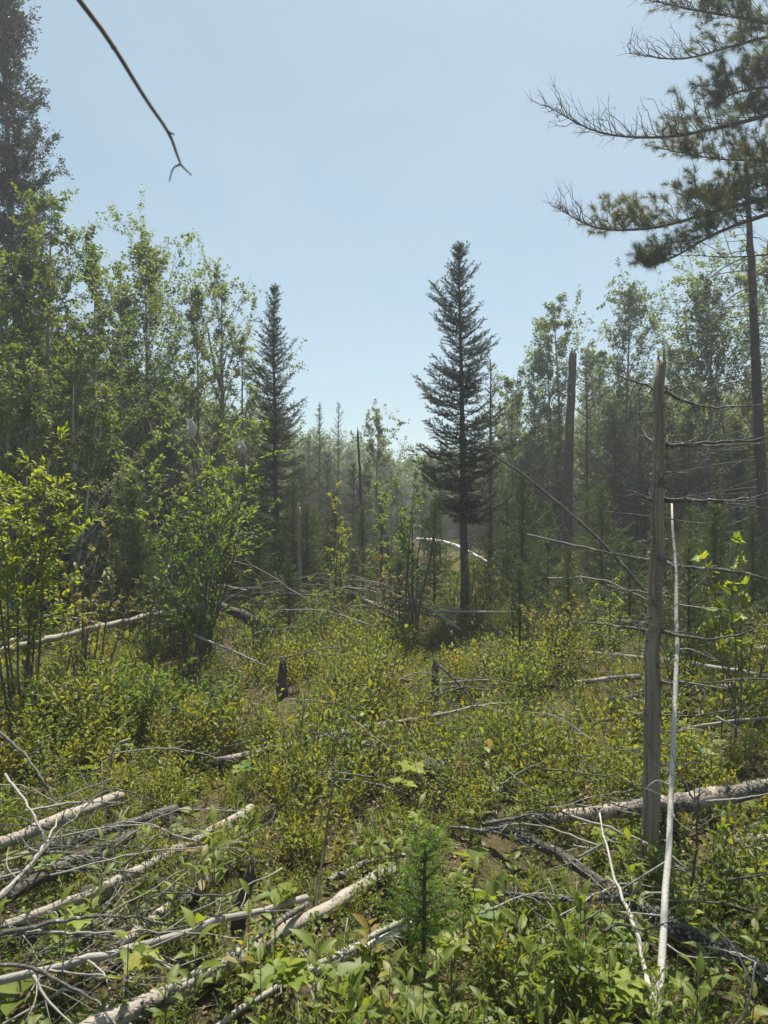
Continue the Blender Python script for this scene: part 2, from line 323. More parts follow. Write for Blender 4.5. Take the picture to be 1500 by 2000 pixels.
def broadleaf(seed, H, Rr, z0=.3, tr=.05, nl=26, ntw=7, nlf=16, leaf=.05, lw=.75, fol='birch', bark='bark_grey', el=(35, 70), lean=(0, 0), droop=.4, shape=.5, tpl='LEAF', stems=1, limb_keep=1.0, top=1.0, bare=0):
    rng = np.random.default_rng(seed); tb, fb = MB(), MB()
    Pp, Dd = [], []
    for st in range(stems):
        k = 9; zz = np.linspace(-.06, H * (1 if st == 0 else rng.uniform(.7, .97)), k); wob = np.cumsum(rng.normal(0, .018 * H / 6, (k, 2)), 0); wob[0] = 0
        ln_ = np.array(lean) + (rng.normal(0, .22 * Rr + .06, 2) * 1.5 if st else 0)
        h_ = zz[-1]
        tp = np.column_stack((ln_[0] * (zz / h_) ** 1.2 + wob[:, 0] + (rng.normal(0, .06) if st else 0), ln_[1] * (zz / h_) ** 1.2 + wob[:, 1] + (rng.normal(0, .06) if st else 0), zz)) if True else None
        zpos = np.maximum(zz, 0); tp = np.nan_to_num(tp)
        tp[0, :2] = tp[1, :2] * 0 + tp[0, :2]
        rr = np.linspace(tr, .006, k) * (1 if st == 0 else .7)
        tb.tube(tp, rr, 8, .12, rng)
        nn = int(nl * 1.35 / stems)
        for q in range(nn):
            t = (q + rng.random()) / nn
            z = h_ * (z0 + (1 - z0) * t * .98)
            az_ph = q * 2.4 + seed
            env = (math.sin(math.pi * min(1, (t * (1 - shape * .35) + shape * .35))) ** .7 * .9 + .12)
            L_ = Rr * env * rng.uniform(.55, 1.35) * 1.32 * (1 + .3 * math.sin(az_ph + 5.1 * t + 1.7 * math.sin(9 * t + seed)))
            az = q * 2.4 + rng.normal(0, .5); e = R(el[0] + (el[1] - el[0]) * t + rng.normal(0, 8))
            b0 = np.array((np.interp(z, zz, tp[:, 0]), np.interp(z, zz, tp[:, 1]), z))
            s = np.linspace(0, 1, 5)
            pts = b0 + np.column_stack((np.cos(az) * math.cos(e) * L_ * s, np.sin(az) * math.cos(e) * L_ * s, L_ * (math.sin(e) * s + .18 * s * s)))
            pts[1:] += np.cumsum(rng.normal(0, .035 * L_, (4, 3)), 0)
            r0 = np.interp(z, zz, rr) * .45
            tb.tube(pts, np.linspace(max(r0, .004), .002, 5), 4, cap=False)
            if rng.random() > limb_keep: continue
            for w in range(ntw):
                sv = rng.uniform(.25, 1) if w else 1.0
                p0 = np.array([np.interp(sv, s, pts[:, c]) for c in range(3)])
                d = norm(norm(pts[-1] - pts[0]) + rng.normal(0, .6, 3) + np.array((0, 0, .15)))
                tl = (.30 * L_ + .12) * rng.uniform(.5, 1.2)
                p1 = p0 + d * tl + np.array((0, 0, -.1 * tl))
                tb.tube(np.array((p0, (p0 + p1) / 2 + rng.normal(0, .05 * tl, 3), p1)), (.003, .002, .0012), 3, cap=False)
                if rng.random() < bare: continue
                n = int(nlf * 2.3 * rng.uniform(.6, 1.4)); f = rng.uniform(.1, 1.1, n)[:, None]
                Pp.append(p0 + (p1 - p0) * f + rng.normal(0, .4 * leaf, (n, 3)))
                a = rng.normal(0, 1, (n, 3)); a = norm(a - (a @ d)[:, None] * d)
                Dd.append(a * .9 + d * .5 - np.array((0, 0, droop)))
    Pp = np.concatenate(Pp); Dd = np.concatenate(Dd); n = len(Pp)
    nr = rng.normal(0, .55, (n, 3)) + np.array((0, 0, 1.0))
    sz = leaf * rng.uniform(.6, 1.2, n)
    tv, tt = (LEAF, LEAF_T) if tpl == 'LEAF' else (LONG, LONG_T)
    fb.place(tv, tt, Pp, Dd, nr, sz, sz * lw)
    return tb.mesh('trunk', M[bark], True), fb.mesh('foliage', M[fol])

TREE_MESH = {}
def tree(name, px, Y, meshes, label, cat='tree', group=None, rz=0.0, sc=1.0, parts=('trunk', 'foliage'), x=None):
    x = (px - 750) / F * Y if x is None else x
    o = empty(name, (x, Y, float(gz(x, Y)) - .02), label, cat, group, rz)
    o.scale = (sc, sc, sc) if np.isscalar(sc) else sc
    for nm, me in zip(parts, meshes):
        obj(nm, me, o)
    return o
def HT(top, Y): return CH + (1000 - top) / F * Y

# ---- conifers of the middle distance
tree('spruce_tree', 909, 10.3, conifer(11, HT(468, 10.3), .70, z0=.27, tr=.07, dz=.10, nb=7, npm=190, nlen=.03, lean=(-.10, 0), ragged=.55, thin=.82, upturn=.42, e0=-16, e1=42, powr=.75, twg=.055, taper=.35), 'tall dark spruce standing alone against the sky right of centre', 'spruce')
tree('spruce_tree', 541, 12.5, conifer(12, HT(553, 12.5), .72, z0=.10, tr=.07, dz=.10, nb=7, npm=180, nlen=.03, lean=(-.06, 0), ragged=.5, thin=.85, upturn=.4, e0=-16, e1=42, powr=.85), 'dark pointed spruce at the right end of the leafy trees on the left', 'spruce')
tree('spruce_tree', 958, 12.2, conifer(13, HT(700, 12.2), .62, z0=.18, tr=.05, dz=.17, nb=4, npm=60, thin=.8, ragged=.5, e0=5), 'thin half-bare spruce close behind the tall central spruce', 'spruce')
fmesh = [conifer(21, 4.7, .85, z0=.05, tr=.06, dz=.14, nb=7, npm=130, fol='needle'), conifer(22, 3.2, .75, z0=.04, tr=.045, dz=.12, nb=7, npm=130, fol='needle'),
         conifer(23, 2.0, .55, z0=.03, tr=.028, dz=.10, nb=6, npm=140, fol='fir', nlen=.022), conifer(24, 1.5, .48, z0=.03, tr=.022, dz=.09, nb=6, npm=140, fol='fir', nlen=.022),
         conifer(25, 5.2, .5, z0=.12, tr=.045, dz=.14, nb=5, npm=120), conifer(26, 5.0, .62, z0=.2, tr=.05, dz=.16, nb=5, npm=110, thin=.85, ragged=.5)]
FH = [4.7, 3.2, 2.0, 1.5, 5.2, 5.0]
def con(px, Y, top, k, label, cat='spruce', name='spruce_tree', wide=1.0, rz=0.0, group=None):
    s = HT(top, Y) / FH[k]; return tree(name, px, Y, fmesh[k], label, cat, group, rz, (s * wide, s * wide, s))
con(312, 13.5, 680, 0, 'dense dark spruce filling the gap below the birch crown on the left', rz=.4)
con(95, 12.0, 760, 0, 'dark spruce behind the bright yellow shrub at the left edge', rz=2.1, wide=1.1)
con(205, 12.5, 850, 1, 'squat dark fir in the shade behind the reddish leaved shrub', 'fir', 'fir_tree', rz=1, wide=1.25)
con(420, 12.0, 850, 1, 'squat dark fir behind the shrub with silk nests', 'fir', 'fir_tree', rz=2.4, wide=1.2)
con(480, 13.5, 900, 1, 'low dark fir at the left foot of the pointed spruce', 'fir', 'fir_tree', rz=3.4, wide=1.3)
con(624, 22, 788, 4, 'slender spruce spire, left of a pair in the central gap', rz=.7)
con(661, 24, 786, 5, 'thin sparse spruce spire, right of a pair in the central gap', rz=1.9, wide=.8)
con(604, 23, 840, 4, 'small spruce at the left foot of the paired spires', rz=2.9, wide=1.2)
con(640, 20, 880, 1, 'low dense spruce below the paired spires', rz=.2)
con(590, 18, 905, 1, 'low spruce between the pointed spruce and the paired spires', rz=4.2)
con(860, 21, 860, 5, 'thin spruce glimpsed just left of the tall central spruce', rz=2.2)
con(1000, 17, 800, 5, 'sparse spruce right behind the tall central spruce', rz=5.2)
con(1146, 15, 690, 4, 'dark column of spruce beside the broken dark trunk', rz=.4, wide=1.1)
con(1250, 15.5, 735, 4, 'dark slim spruce left of the near grey snag', rz=1.4, wide=1.2)
con(1200, 16.5, 800, 0, 'dark spruce between the broken dark trunk and the near snag', rz=2.4)
con(1345, 15, 800, 0, 'dark spruce under the aspens right of the near snag', rz=3.6)
con(1440, 14, 820, 0, 'dark spruce left of the tall bare spruce at the right edge', rz=.9)
con(1060, 15.5, 830, 5, 'sparse spruce left of the broken dark trunk', rz=2.9)
for px, Y_, top, k, lb in [(575, 19, 880, 4, 'small spruce spire right of the pointed spruce'), (690, 19, 905, 1, 'low spruce behind the bare middle pole'), (765, 25, 915, 5, 'hazy thin spruce left of the drooping sapling'), (828, 24, 895, 4, 'hazy small spruce right of the drooping sapling'),
                       (712, 27, 880, 5, 'hazy distant spruce behind the bare middle pole'), (1085, 20, 780, 0, 'broad hazy spruce left behind the broken dark trunk'), (1290, 19, 760, 0, 'broad hazy spruce behind the near grey snag'), (1400, 18, 740, 4, 'hazy spruce spire between near snag and bare spruce'), (960, 22, 850, 1, 'hazy low spruce right behind the central spruce')]:
    con(px, Y_, top, k, lb, rz=px * .1)
young = [(600, 11.5, 985, 2, 'young fir left of the bare pole in the middle ground'), (655, 12.5, 960, 2, 'young fir right behind the bare pole in the middle ground'),
         (745, 13, 985, 2, 'young fir behind the leafy sapling in the centre'), (690, 10.5, 1060, 3, 'low young fir at the foot of the bare middle ground pole'),
         (990, 11.6, 950, 2, 'bright young fir at the right foot of the tall central spruce'), (848, 11.8, 985, 2, 'young fir at the left foot of the tall central spruce'),
         (1020, 10.5, 935, 2, 'young fir beside the slanting dead trunk'), (1070, 11.5, 985, 2, 'young fir left of the foot of the broken dark trunk'),
         (1175, 11, 950, 2, 'young fir right of the foot of the broken dark trunk'), (1230, 9.5, 1045, 3, 'low young fir left behind the near grey snag'),
         (1395, 8.0, 985, 2, 'young fir behind the yellow leaved sapling on the right'), (1345, 7.2, 1060, 3, 'low young fir right behind the white leaning pole'),
         (360, 8.2, 985, 2, 'dense young fir mixed into the leafy shrub left of centre'), (270, 9.2, 1010, 2, 'young fir in the shade behind the reddish shrub'),
         (505, 10.2, 1010, 2, 'young fir at the foot of the pointed spruce'), (1470, 9.5, 1000, 2, 'young fir at the foot of the tall bare spruce'),
         (1015, 7.6, 1100, 3, 'tiny thin fir in the brush right of the central spruce'), (565, 8.5, 1100, 3, 'tiny fir in the brushwood below the pointed spruce'),
         (780, 9.2, 1085, 3, 'tiny fir at the foot of the leafy central sapling'), (120, 9.5, 990, 2, 'young fir in deep shade right of the yellow shrub'),
         (1110, 8.6, 1075, 3, 'tiny fir below the broken dark trunk')]
for i, (px, Y, top, k, lb) in enumerate(young):
    con(px, Y, top, k, lb, 'fir', 'young_fir', wide=1.1, rz=i * 1.7, group='young firs of the undergrowth')

# ---- cedar at the left edge
def cedar(seed, H, Rr, lean):
    rng = np.random.default_rng(seed); tb, fb = MB(), MB(); k = 10
    zz = np.linspace(-.06, H, k); tp = np.column_stack((lean * zz / H, zz * 0, zz)); tb.tube(tp, np.linspace(.13, .01, k), 9, .1, rng)
    Pp, Dd = [], []
    for q in range(330):
        t = rng.random() ** 1.25; z = H * (.18 + .82 * t); L_ = Rr * (.07 + (1 - t) ** .85) * rng.uniform(.4, 1.1); az = q * 2.4; e = R(-15 + 45 * t + rng.normal(0, 10))
        s = np.linspace(0, 1, 5); b0 = np.array((lean * z / H, 0, z))
        pts = b0 + np.column_stack((np.cos(az) * math.cos(e) * L_ * s, np.sin(az) * math.cos(e) * L_ * s, L_ * (math.sin(e) * s - .25 * np.sin(np.pi * s) + .3 * s * s)))
        tb.tube(pts, np.linspace(.012, .003, 5), 4, cap=False)
        for w in range(11):
            sv = rng.uniform(.15, 1); p0 = np.array([np.interp(sv, s, pts[:, c]) for c in range(3)]); d = norm(norm(pts[-1] - pts[0]) + rng.normal(0, .7, 3)); tl = rng.uniform(.1, .3)
            tb.tube(np.array((p0, p0 + d * tl)), (.003, .0015), 3, cap=False)
            n = 30; f = rng.uniform(.2, 1.15, n)[:, None]; Pp.append(p0 + d * tl * f + rng.normal(0, .03, (n, 3))); Dd.append(d + rng.normal(0, .7, (n, 3)) - np.array((0, 0, .2)))
    Pp = np.concatenate(Pp); Dd = np.concatenate(Dd); n = len(Pp)
    fb.place(LEAF, LEAF_T, Pp, Dd, rng.normal(0, 1, (n, 3)), .06 * rng.uniform(.5, 1.2, n), .028)
    return tb.mesh('trunk', M['bark_dark'], True), fb.mesh('foliage', M['cedar'])
tree('cedar_tree', 62, 13, cedar(31, HT(-90, 13), 1.75, -.62), 'tall lacy dark conifer rising past the top at the left edge', 'conifer')

# ---- broadleaf trees
tree('birch_tree', 95, 10.5, broadleaf(41, HT(362 + 25, 10.5), .95, z0=.22, tr=.055, nl=48, ntw=8, nlf=15, leaf=.055, stems=3, lean=(.1, 0)), 'leafy birch in front of the tall conifer at the left edge', 'birch')
tree('birch_tree', 185, 11.2, broadleaf(42, HT(478 + 25, 11.2), .85, z0=.2, tr=.05, nl=42, ntw=8, nlf=15, leaf=.052, stems=2), 'leafy birch between the left edge birch and the tallest birch crown', 'birch')
tree('birch_tree', 290, 13, broadleaf(43, HT(408 + 85, 13), .95, z0=.34, tr=.06, nl=46, ntw=8, nlf=14, leaf=.06, shape=.3), 'tallest birch on the left with its oval crown against the sky', 'birch')
tree('birch_tree', 232, 12.2, broadleaf(44, HT(560 + 25, 12.2), .75, z0=.2, tr=.045, nl=34, ntw=7, nlf=14, leaf=.055, bark='bark_birch', stems=2), 'white stemmed birch below the tallest birch crown', 'birch')
tree('birch_tree', 385, 13.4, broadleaf(45, HT(560 + 25, 13.4), .6, z0=.3, tr=.045, nl=26, ntw=6, nlf=12, leaf=.055, lean=(.05, 0)), 'slim birch between the tallest birch and the aspen with crooked limb', 'birch')
tree('aspen_tree', 437, 15, broadleaf(46, HT(538 + 25, 15), 1.0, z0=.34, tr=.10, nl=34, ntw=6, nlf=13, leaf=.06, fol='aspen', limb_keep=.9, bare=.15), 'airy aspen with a thick crooked limb left of the pointed spruce', 'aspen')
asp = bpy.data.objects['aspen_tree']; lm = MB()
lm.tube(local(asp, spline([P(437, 765, 15), P(424, 735, 14.9), P(392, 752, 14.8), P(374, 775, 14.7), P(366, 800, 14.7)], 14)), np.linspace(.05, .035, 14), 8, .15, np.random.default_rng(1))
lm.tube(local(asp, spline([P(424, 735, 14.9), P(414, 690, 14.9), P(405, 640, 14.8)], 8)), np.linspace(.045, .012, 8), 6, .1, np.random.default_rng(2))
obj('crooked_limb', lm.mesh('crooked_limb', M['bark_dark'], True), asp)
tree('birch_tree', 25, 9.2, broadleaf(47, HT(700 + 25, 9.2), .8, z0=.12, tr=.04, nl=34, ntw=7, nlf=14, leaf=.055, stems=3), 'low leafy birch behind the yellow shrub at the left edge', 'birch')
tree('birch_tree', 140, 10.0, broadleaf(48, HT(690 + 25, 10.0), .7, z0=.15, tr=.035, nl=30, ntw=7, nlf=13, leaf=.055, stems=2, bark='bark_birch'), 'low birch with a pale leaning stem below the left birches', 'birch')
tree('aspen_tree', 735, 20, broadleaf(49, HT(803 + 25, 20), .62, z0=.3, tr=.04, nl=22, ntw=6, nlf=12, leaf=.07, fol='aspen'), 'small round aspen in the central gap', 'aspen')
tree('aspen_tree', 1092, 18, broadleaf(50, HT(600, 18), 1.0, stems=2, z0=.22, tr=.07, nl=34, ntw=8, nlf=13, leaf=.07, fol='aspen', lean=(-.1, 0)), 'aspen leaning left behind the broken dark trunk', 'aspen')
tree('aspen_tree', 1172, 21, broadleaf(51, HT(660, 19), .8, z0=.22, tr=.07, nl=34, ntw=8, nlf=13, leaf=.07, fol='aspen'), 'aspen just right of the broken dark trunk top', 'aspen')
tree('aspen_tree', 1228, 18, broadleaf(52, HT(556 + 25, 18), 1.1, z0=.22, tr=.08, nl=42, ntw=8, nlf=13, leaf=.07, fol='aspen'), 'tallest aspen on the right with a rounded open crown', 'aspen')
tree('aspen_tree', 1040, 18.5, broadleaf(53, HT(720, 18.5), 1.1, stems=2, z0=.22, tr=.06, nl=30, ntw=7, nlf=13, leaf=.07, fol='aspen'), 'low aspen right of the tall central spruce', 'aspen')
tree('aspen_tree', 1318, 19, broadleaf(54, HT(660, 17), .8, z0=.22, tr=.06, nl=34, ntw=8, nlf=13, leaf=.068, fol='aspen'), 'aspen behind the top of the near grey snag', 'aspen')
tree('aspen_tree', 1385, 15.5, broadleaf(55, HT(590, 15.5), 1.35, stems=2, z0=.22, tr=.07, nl=42, ntw=8, nlf=14, leaf=.065, fol='aspen'), 'full aspen between the near snag and the bare spruce', 'aspen')
tree('birch_tree', 1475, 15, broadleaf(56, HT(530, 15), 1.4, stems=2, z0=.25, tr=.07, nl=42, ntw=8, nlf=14, leaf=.065, fol='birch'), 'yellowish birch behind the bare spruce at the right edge', 'birch')
tree('aspen_tree', 1000, 21, broadleaf(57, HT(770 + 25, 21), .9, z0=.22, tr=.06, nl=28, ntw=7, nlf=12, leaf=.08, fol='aspen'), 'short aspen glimpsed right behind the central spruce', 'aspen')
tree('birch_tree', 480, 14.2, broadleaf(58, HT(640 + 25, 14.2), .6, z0=.3, tr=.05, nl=24, ntw=6, nlf=12, leaf=.055, bare=.1), 'open birch between crooked limbed aspen and pointed spruce', 'birch')

# ---- leafy shrubs and saplings
def shrub(seed, H, Rr, nst, leaf, lw, fol, z0=.3, nsh=9, nlf=9, tr=.012, droop=.15, tpl='LONG', lean=(0, 0), el=55):
    rng = np.random.default_rng(seed); tb, fb = MB(), MB(); Pp, Dd = [], []
    for st in range(nst):
        h = H * rng.uniform(.65, 1); az = st * 2.4 + rng.normal(0, .4); rad = Rr * rng.uniform(.15, .85)
        s = np.linspace(0, 1, 8)
        pts = np.column_stack((np.cos(az) * (.05 + rad * s ** 1.4) + lean[0] * s, np.sin(az) * (.05 + rad * s ** 1.4) + lean[1] * s, -.04 + (h + .04) * s))
        pts[1:] += np.cumsum(rng.normal(0, .012 * H, (7, 3)), 0)
        tb.tube(pts, np.linspace(tr, .003, 8), 6, .15, rng)
        for q in range(int(nsh * 1.3)):
            t = z0 * .7 + (1 - z0 * .7) * (q + rng.random()) / int(nsh * 1.3)
            p0 = np.array([np.interp(t, s, pts[:, c]) for c in range(3)])
            a2 = rng.uniform(0, 6.28); e = R(rng.normal(el * .75, 15)); ln = Rr * rng.uniform(.3, .7) * (1.15 - .6 * t)
            d = np.array((math.cos(a2) * math.cos(e), math.sin(a2) * math.cos(e), math.sin(e)))
            ss = np.linspace(0, 1, 4); sp = p0 + d * ln * ss[:, None] + np.column_stack((ss * 0, ss * 0, .15 * ln * ss ** 2)) + np.concatenate((np.zeros((1, 3)), rng.normal(0, .04 * ln, (3, 3))))
            tb.tube(sp, np.linspace(.004, .0018, 4), 4, cap=False)
            n = int(nlf * 1.5 * rng.uniform(.6, 1.4)); f = rng.random(n) ** .6
            pp = np.column_stack([np.interp(f, ss, sp[:, c]) for c in range(3)])
            a = rng.normal(0, 1, (n, 3)); a = norm(a - (a @ d)[:, None] * d)
            Pp.append(pp); Dd.append(a * (1.1 - f * .5)[:, None] + d * (.5 + .6 * f)[:, None] + np.array((0, 0, .15 - droop)))
    Pp = np.concatenate(Pp); Dd = np.concatenate(Dd); n = len(Pp)
    nr = rng.normal(0, .4, (n, 3)) + np.array((0, 0, 1.0)); sz = leaf * rng.uniform(.6, 1.2, n)
    tv, tt = {'LEAF': (LEAF, LEAF_T), 'LONG': (LONG, LONG_T), 'MAPLE': (MAPLE, MAPLE_T)}[tpl]
    fb.place(tv, tt, Pp, Dd, nr, sz, sz * lw)
    return tb.mesh('stems', M['twig'], True), fb.mesh('foliage', M[fol])
SP = ('stems', 'foliage')
tree('leafy_shrub', 40, 5.0, shrub(61, HT(858, 5.0), .66, 9, .058, .48, 'ovate_yellow', z0=.5, nsh=12, nlf=13, tr=.012, el=40), 'bright yellow green shrub with bronze shoots at the left edge', 'shrub', parts=SP)
tree('leafy_shrub', -70, 5.3, shrub(62, HT(880, 5.3), .6, 9, .058, .48, 'ovate_yellow', z0=.5, nsh=9, nlf=12, tr=.014), 'yellow green shrub cut off by the left edge', 'shrub', parts=SP)
tree('leafy_shrub', 405, 7.6, shrub(63, HT(820, 7.6), 1.05, 16, .06, .46, 'cherry', z0=.62, nsh=9, nlf=11, tr=.012, el=30), 'fresh green cherry shrub carrying two silk nests', 'shrub', parts=SP)
tree('leafy_shrub', 375, 6.6, shrub(64, HT(985, 6.6), .6, 9, .055, .46, 'cherry', z0=.4, nsh=8, nlf=10, tr=.011), 'lower green shrub in front of the cherry shrub with silk nests', 'shrub', parts=SP)
tree('leafy_shrub', 170, 5.6, shrub(65, HT(1045, 5.6), .42, 8, .052, .7, 'red', z0=.4, nsh=6, nlf=5, tr=.009, tpl='LEAF'), 'sparse shrub with reddish tipped rounded leaves at left', 'shrub', parts=SP)
tree('leafy_shrub', 290, 6.5, shrub(66, HT(1110, 6.5), .40, 5, .045, .6, 'red', z0=.35, nsh=6, nlf=5, tr=.008, tpl='LEAF'), 'small reddish shrub above the pale fallen log on the left', 'shrub', parts=SP)
tree('leafy_shrub', 90, 5.0, shrub(67, HT(1300, 5.0), .4, 7, .05, .5, 'ovate_yellow', z0=.3, nsh=6, nlf=8, tr=.009), 'low yellow green shrub beside the pale log at the left edge', 'shrub', parts=SP)
tree('leafy_sapling', 806, 8.6, shrub(68, HT(872, 8.6), .42, 4, .075, .4, 'cherry', z0=.62, nsh=10, nlf=11, droop=.75, tr=.016), 'slender sapling with drooping yellow green leaves in the centre', 'sapling', parts=SP)
tree('leafy_sapling', 760, 9.4, shrub(69, HT(925, 9.4), .36, 3, .07, .4, 'cherry', z0=.5, nsh=8, nlf=9, droop=.6, tr=.012), 'shorter drooping sapling left of the slender central sapling', 'sapling', parts=SP)
tree('leafy_sapling', 655, 9.8, shrub(70, HT(950, 9.8), .42, 4, .06, .42, 'ovate_yellow', z0=.5, nsh=7, nlf=8, droop=.4, tr=.012), 'yellowish sapling beside the bare pole in the middle ground', 'sapling', parts=SP)
tree('maple_sapling', 1425, 4.6, shrub(71, HT(1015, 4.6), .16, 3, .07, .95, 'ovate_yellow', z0=.7, nsh=5, nlf=4, tpl='MAPLE', droop=.3, tr=.006), 'yellow leaved maple sapling right of the white leaning pole', 'sapling', parts=SP)
tree('leafy_shrub', 785, 8.8, shrub(72, HT(1075, 8.8), .45, 6, .05, .55, 'red', z0=.3, nsh=6, nlf=7, tr=.008, tpl='LEAF'), 'low bush with golden leaves left of the central spruce trunk', 'shrub', parts=SP)
mid = [(1010, 6.0, 1260, 'ovate_yellow', 'low bright shrub right of the broken stump'), (385, 4.9, 1310, 'cherry', 'low leafy shrub below the long pale log on the left'),
       (270, 5.0, 1310, 'cherry', 'bright green sprouts in front of the long pale log on the left'), (500, 7.0, 1150, 'cherry', 'green sprouts beside the dark tipped root log'),
       (150, 6.6, 1120, 'ovate_yellow', 'yellow green shrub behind the reddish shrub at left'), (1330, 6.0, 1185, 'cherry', 'low shrub right behind the white leaning pole'),
       (930, 9.5, 1100, 'ovate_yellow', 'low yellowish bush at the foot of the central spruce'), (1190, 7.5, 1140, 'ovate_yellow', 'low yellowish bush left of the near grey snag'),
       (620, 9.0, 1130, 'bluebr', 'low bronze bush under the brushwood in the middle'), (1080, 7.0, 1170, 'bluebr', 'low bronze bush right of the central clearing'),
       (1450, 5.5, 1170, 'cherry', 'green bush at the right edge behind the fallen poles')]
for q, (px, Y, top, f_, lb) in enumerate(mid):
    tree('leafy_shrub', px, Y, shrub(80 + q, HT(top, Y), .34, 7, .042, .48, f_, z0=.3, nsh=6, nlf=8, tr=.007), lb, 'shrub', parts=SP, group='low shrubs of the clearing')

und = [shrub(120 + q, 1.0, .36, 7, .045, .5, f_, z0=.25, nsh=6, nlf=8, tr=.006) for q, f_ in enumerate(('cherry', 'ovate_yellow', 'bluebr', 'cherry', 'red'))]
rng = np.random.default_rng(55)
zone = [(0, 500, 'undergrowth bush in the shade below the left trees'), (500, 860, 'undergrowth bush in the brush left of the central spruce'), (860, 1250, 'undergrowth bush between the central spruce and grey snag'), (1250, 1600, 'undergrowth bush behind the fallen poles at right')]
for q in range(64):
    Y_ = rng.uniform(6.8, 14); px = rng.uniform(-40, 1540)
    if Y_ < 10.6 and abs(px - 909) < 60: Y_ += 4
    zn = [z for z in zone if px < z[1]][0]
    tree('undergrowth_bush', px, Y_, und[rng.choice(5, p=(.3, .25, .2, .2, .05))], zn[2], 'shrub', zn[2].replace('bush', 'bushes'), rng.uniform(0, 6), rng.uniform(.45, .95), SP)
yf = [fmesh[2], fmesh[3]]
for q in range(34):
    Y_ = rng.uniform(9, 16); px = rng.uniform(-40, 1540); zn = [z for z in zone if px < z[1]][0]
    tree('young_fir', px, Y_, yf[q % 2], zn[2].replace('undergrowth bush', 'small young fir'), 'fir', zn[2].replace('undergrowth bush', 'young firs'), rng.uniform(0, 6), rng.uniform(.7, 1.2))

# ---- dead standing trees
def dead_tree(name, pts, rads, label, branches, mat='bark_dark', rough=.12, nside=10, brmat='twig', cat='dead tree', jag=True, seed=0, bname='branch'):
    rng = np.random.default_rng(seed + 900)
    base = np.array(pts[0], float); base[2] = float(gz(base[0], base[1]))
    o = empty(name, base, label, cat)
    n = max(10, int(np.linalg.norm(np.subtract(pts[-1], pts[0])) / .14)); c = spline(pts, n)
    c[1:-1] += rng.normal(0, .004, (n - 2, 3)); r = np.interp(np.linspace(0, 1, n), np.linspace(0, 1, len(rads)), rads)
    tb = MB(); tb.tube(local(o, c), r, nside, rough, rng)
    if jag:
        for q in range(6):
            a = rng.uniform(0, 6.28); p = c[-1] + np.array((math.cos(a), math.sin(a), 0)) * r[-1] * .6
            tb.tube(local(o, np.array((p - (0, 0, .05), p + (0, 0, rng.uniform(.02, .1))))), (r[-1] * .35, .002), 4)
    obj('trunk', tb.mesh('trunk', M[mat], True), o)
    for bpts, br in branches:
        b_ = MB(); m_ = max(6, len(bpts) * 4); sc_ = spline(bpts, m_); sc_[1:] += np.cumsum(rng.normal(0, .004, (m_ - 1, 3)), 0)
        b_.tube(local(o, sc_), np.linspace(br, br * .3, m_), 6, .2, rng)
        ln = np.linalg.norm(sc_[-1] - sc_[0])
        for w in range(int(ln * 9)):
            f = rng.integers(2, m_); d = norm(norm(sc_[-1] - sc_[0]) + rng.normal(0, .7, 3)); tl = rng.uniform(.04, .16)
            p = sc_[f]; b_.tube(local(o, np.array((p, p + d * tl * .5 + rng.normal(0, .008, 3), p + d * tl))), (br * .3, br * .25, .0008), 3, cap=False)
        obj(bname, b_.mesh(bname, M[brmat], True), o)
    return o
def pb(lst, r): return ([P(*q) for q in lst], r)
SY = 3.2
dead_tree('grey_snag', [PG(1268, 1700) + (0, 0, -.05), P(1275, 1350, SY), P(1283, 1000, SY), P(1292, 706, SY)], [.040, .036, .032, .028, .024], 'near grey barkless snag with broken top standing on the right',
          [pb([(1283, 765, SY), (1230, 745, SY + .05), (1172, 728, SY + .1)], .008), pb([(1297, 765, SY), (1350, 785, SY), (1410, 797, SY - .05), (1510, 788, SY - .1)], .009),
           pb([(1300, 758, SY), (1330, 752, SY + .1), (1372, 742, SY + .25)], .006), pb([(1298, 868, SY), (1380, 866, SY - .05), (1450, 858, SY - .1), (1520, 848, SY - .1)], .009),
           pb([(1298, 868, SY), (1370, 874, SY + .1), (1440, 872, SY + .2), (1530, 864, SY + .3)], .007), pb([(1280, 870, SY), (1262, 850, SY + .1), (1245, 820, SY + .2)], .006),
           pb([(1292, 975, SY), (1360, 972, SY - .1), (1430, 965, SY - .15), (1510, 946, SY - .2)], .010), pb([(1292, 978, SY), (1380, 982, SY + .1), (1500, 992, SY + .2)], .007),
           pb([(1280, 978, SY), (1255, 970, SY - .05), (1224, 952, SY - .1)], .008), pb([(1278, 1085, SY), (1312, 1110, SY - .1), (1310, 1150, SY - .15), (1296, 1165, SY - .2)], .007),
           pb([(1276, 1165, SY), (1225, 1150, SY + .1), (1180, 1140, SY + .2)], .006), pb([(1275, 1235, SY), (1180, 1222, SY + .1), (1080, 1205, SY + .2)], .006),
           pb([(1278, 1230, SY), (1340, 1240, SY - .1), (1420, 1242, SY - .15), (1520, 1215, SY - .2)], .008), pb([(1274, 1330, SY), (1360, 1333, SY - .1), (1440, 1332, SY - .1), (1520, 1330, SY - .1)], .007),
           pb([(1272, 1390, SY), (1340, 1396, SY - .1), (1430, 1394, SY - .15), (1510, 1380, SY - .2)], .006), pb([(1270, 1395, SY), (1230, 1400, SY - .1), (1200, 1405, SY - .2)], .004)],
          mat='snag', brmat='lichen', seed=1, rough=.10, nside=14)
sn = bpy.data.objects['grey_snag']; rng = np.random.default_rng(17)
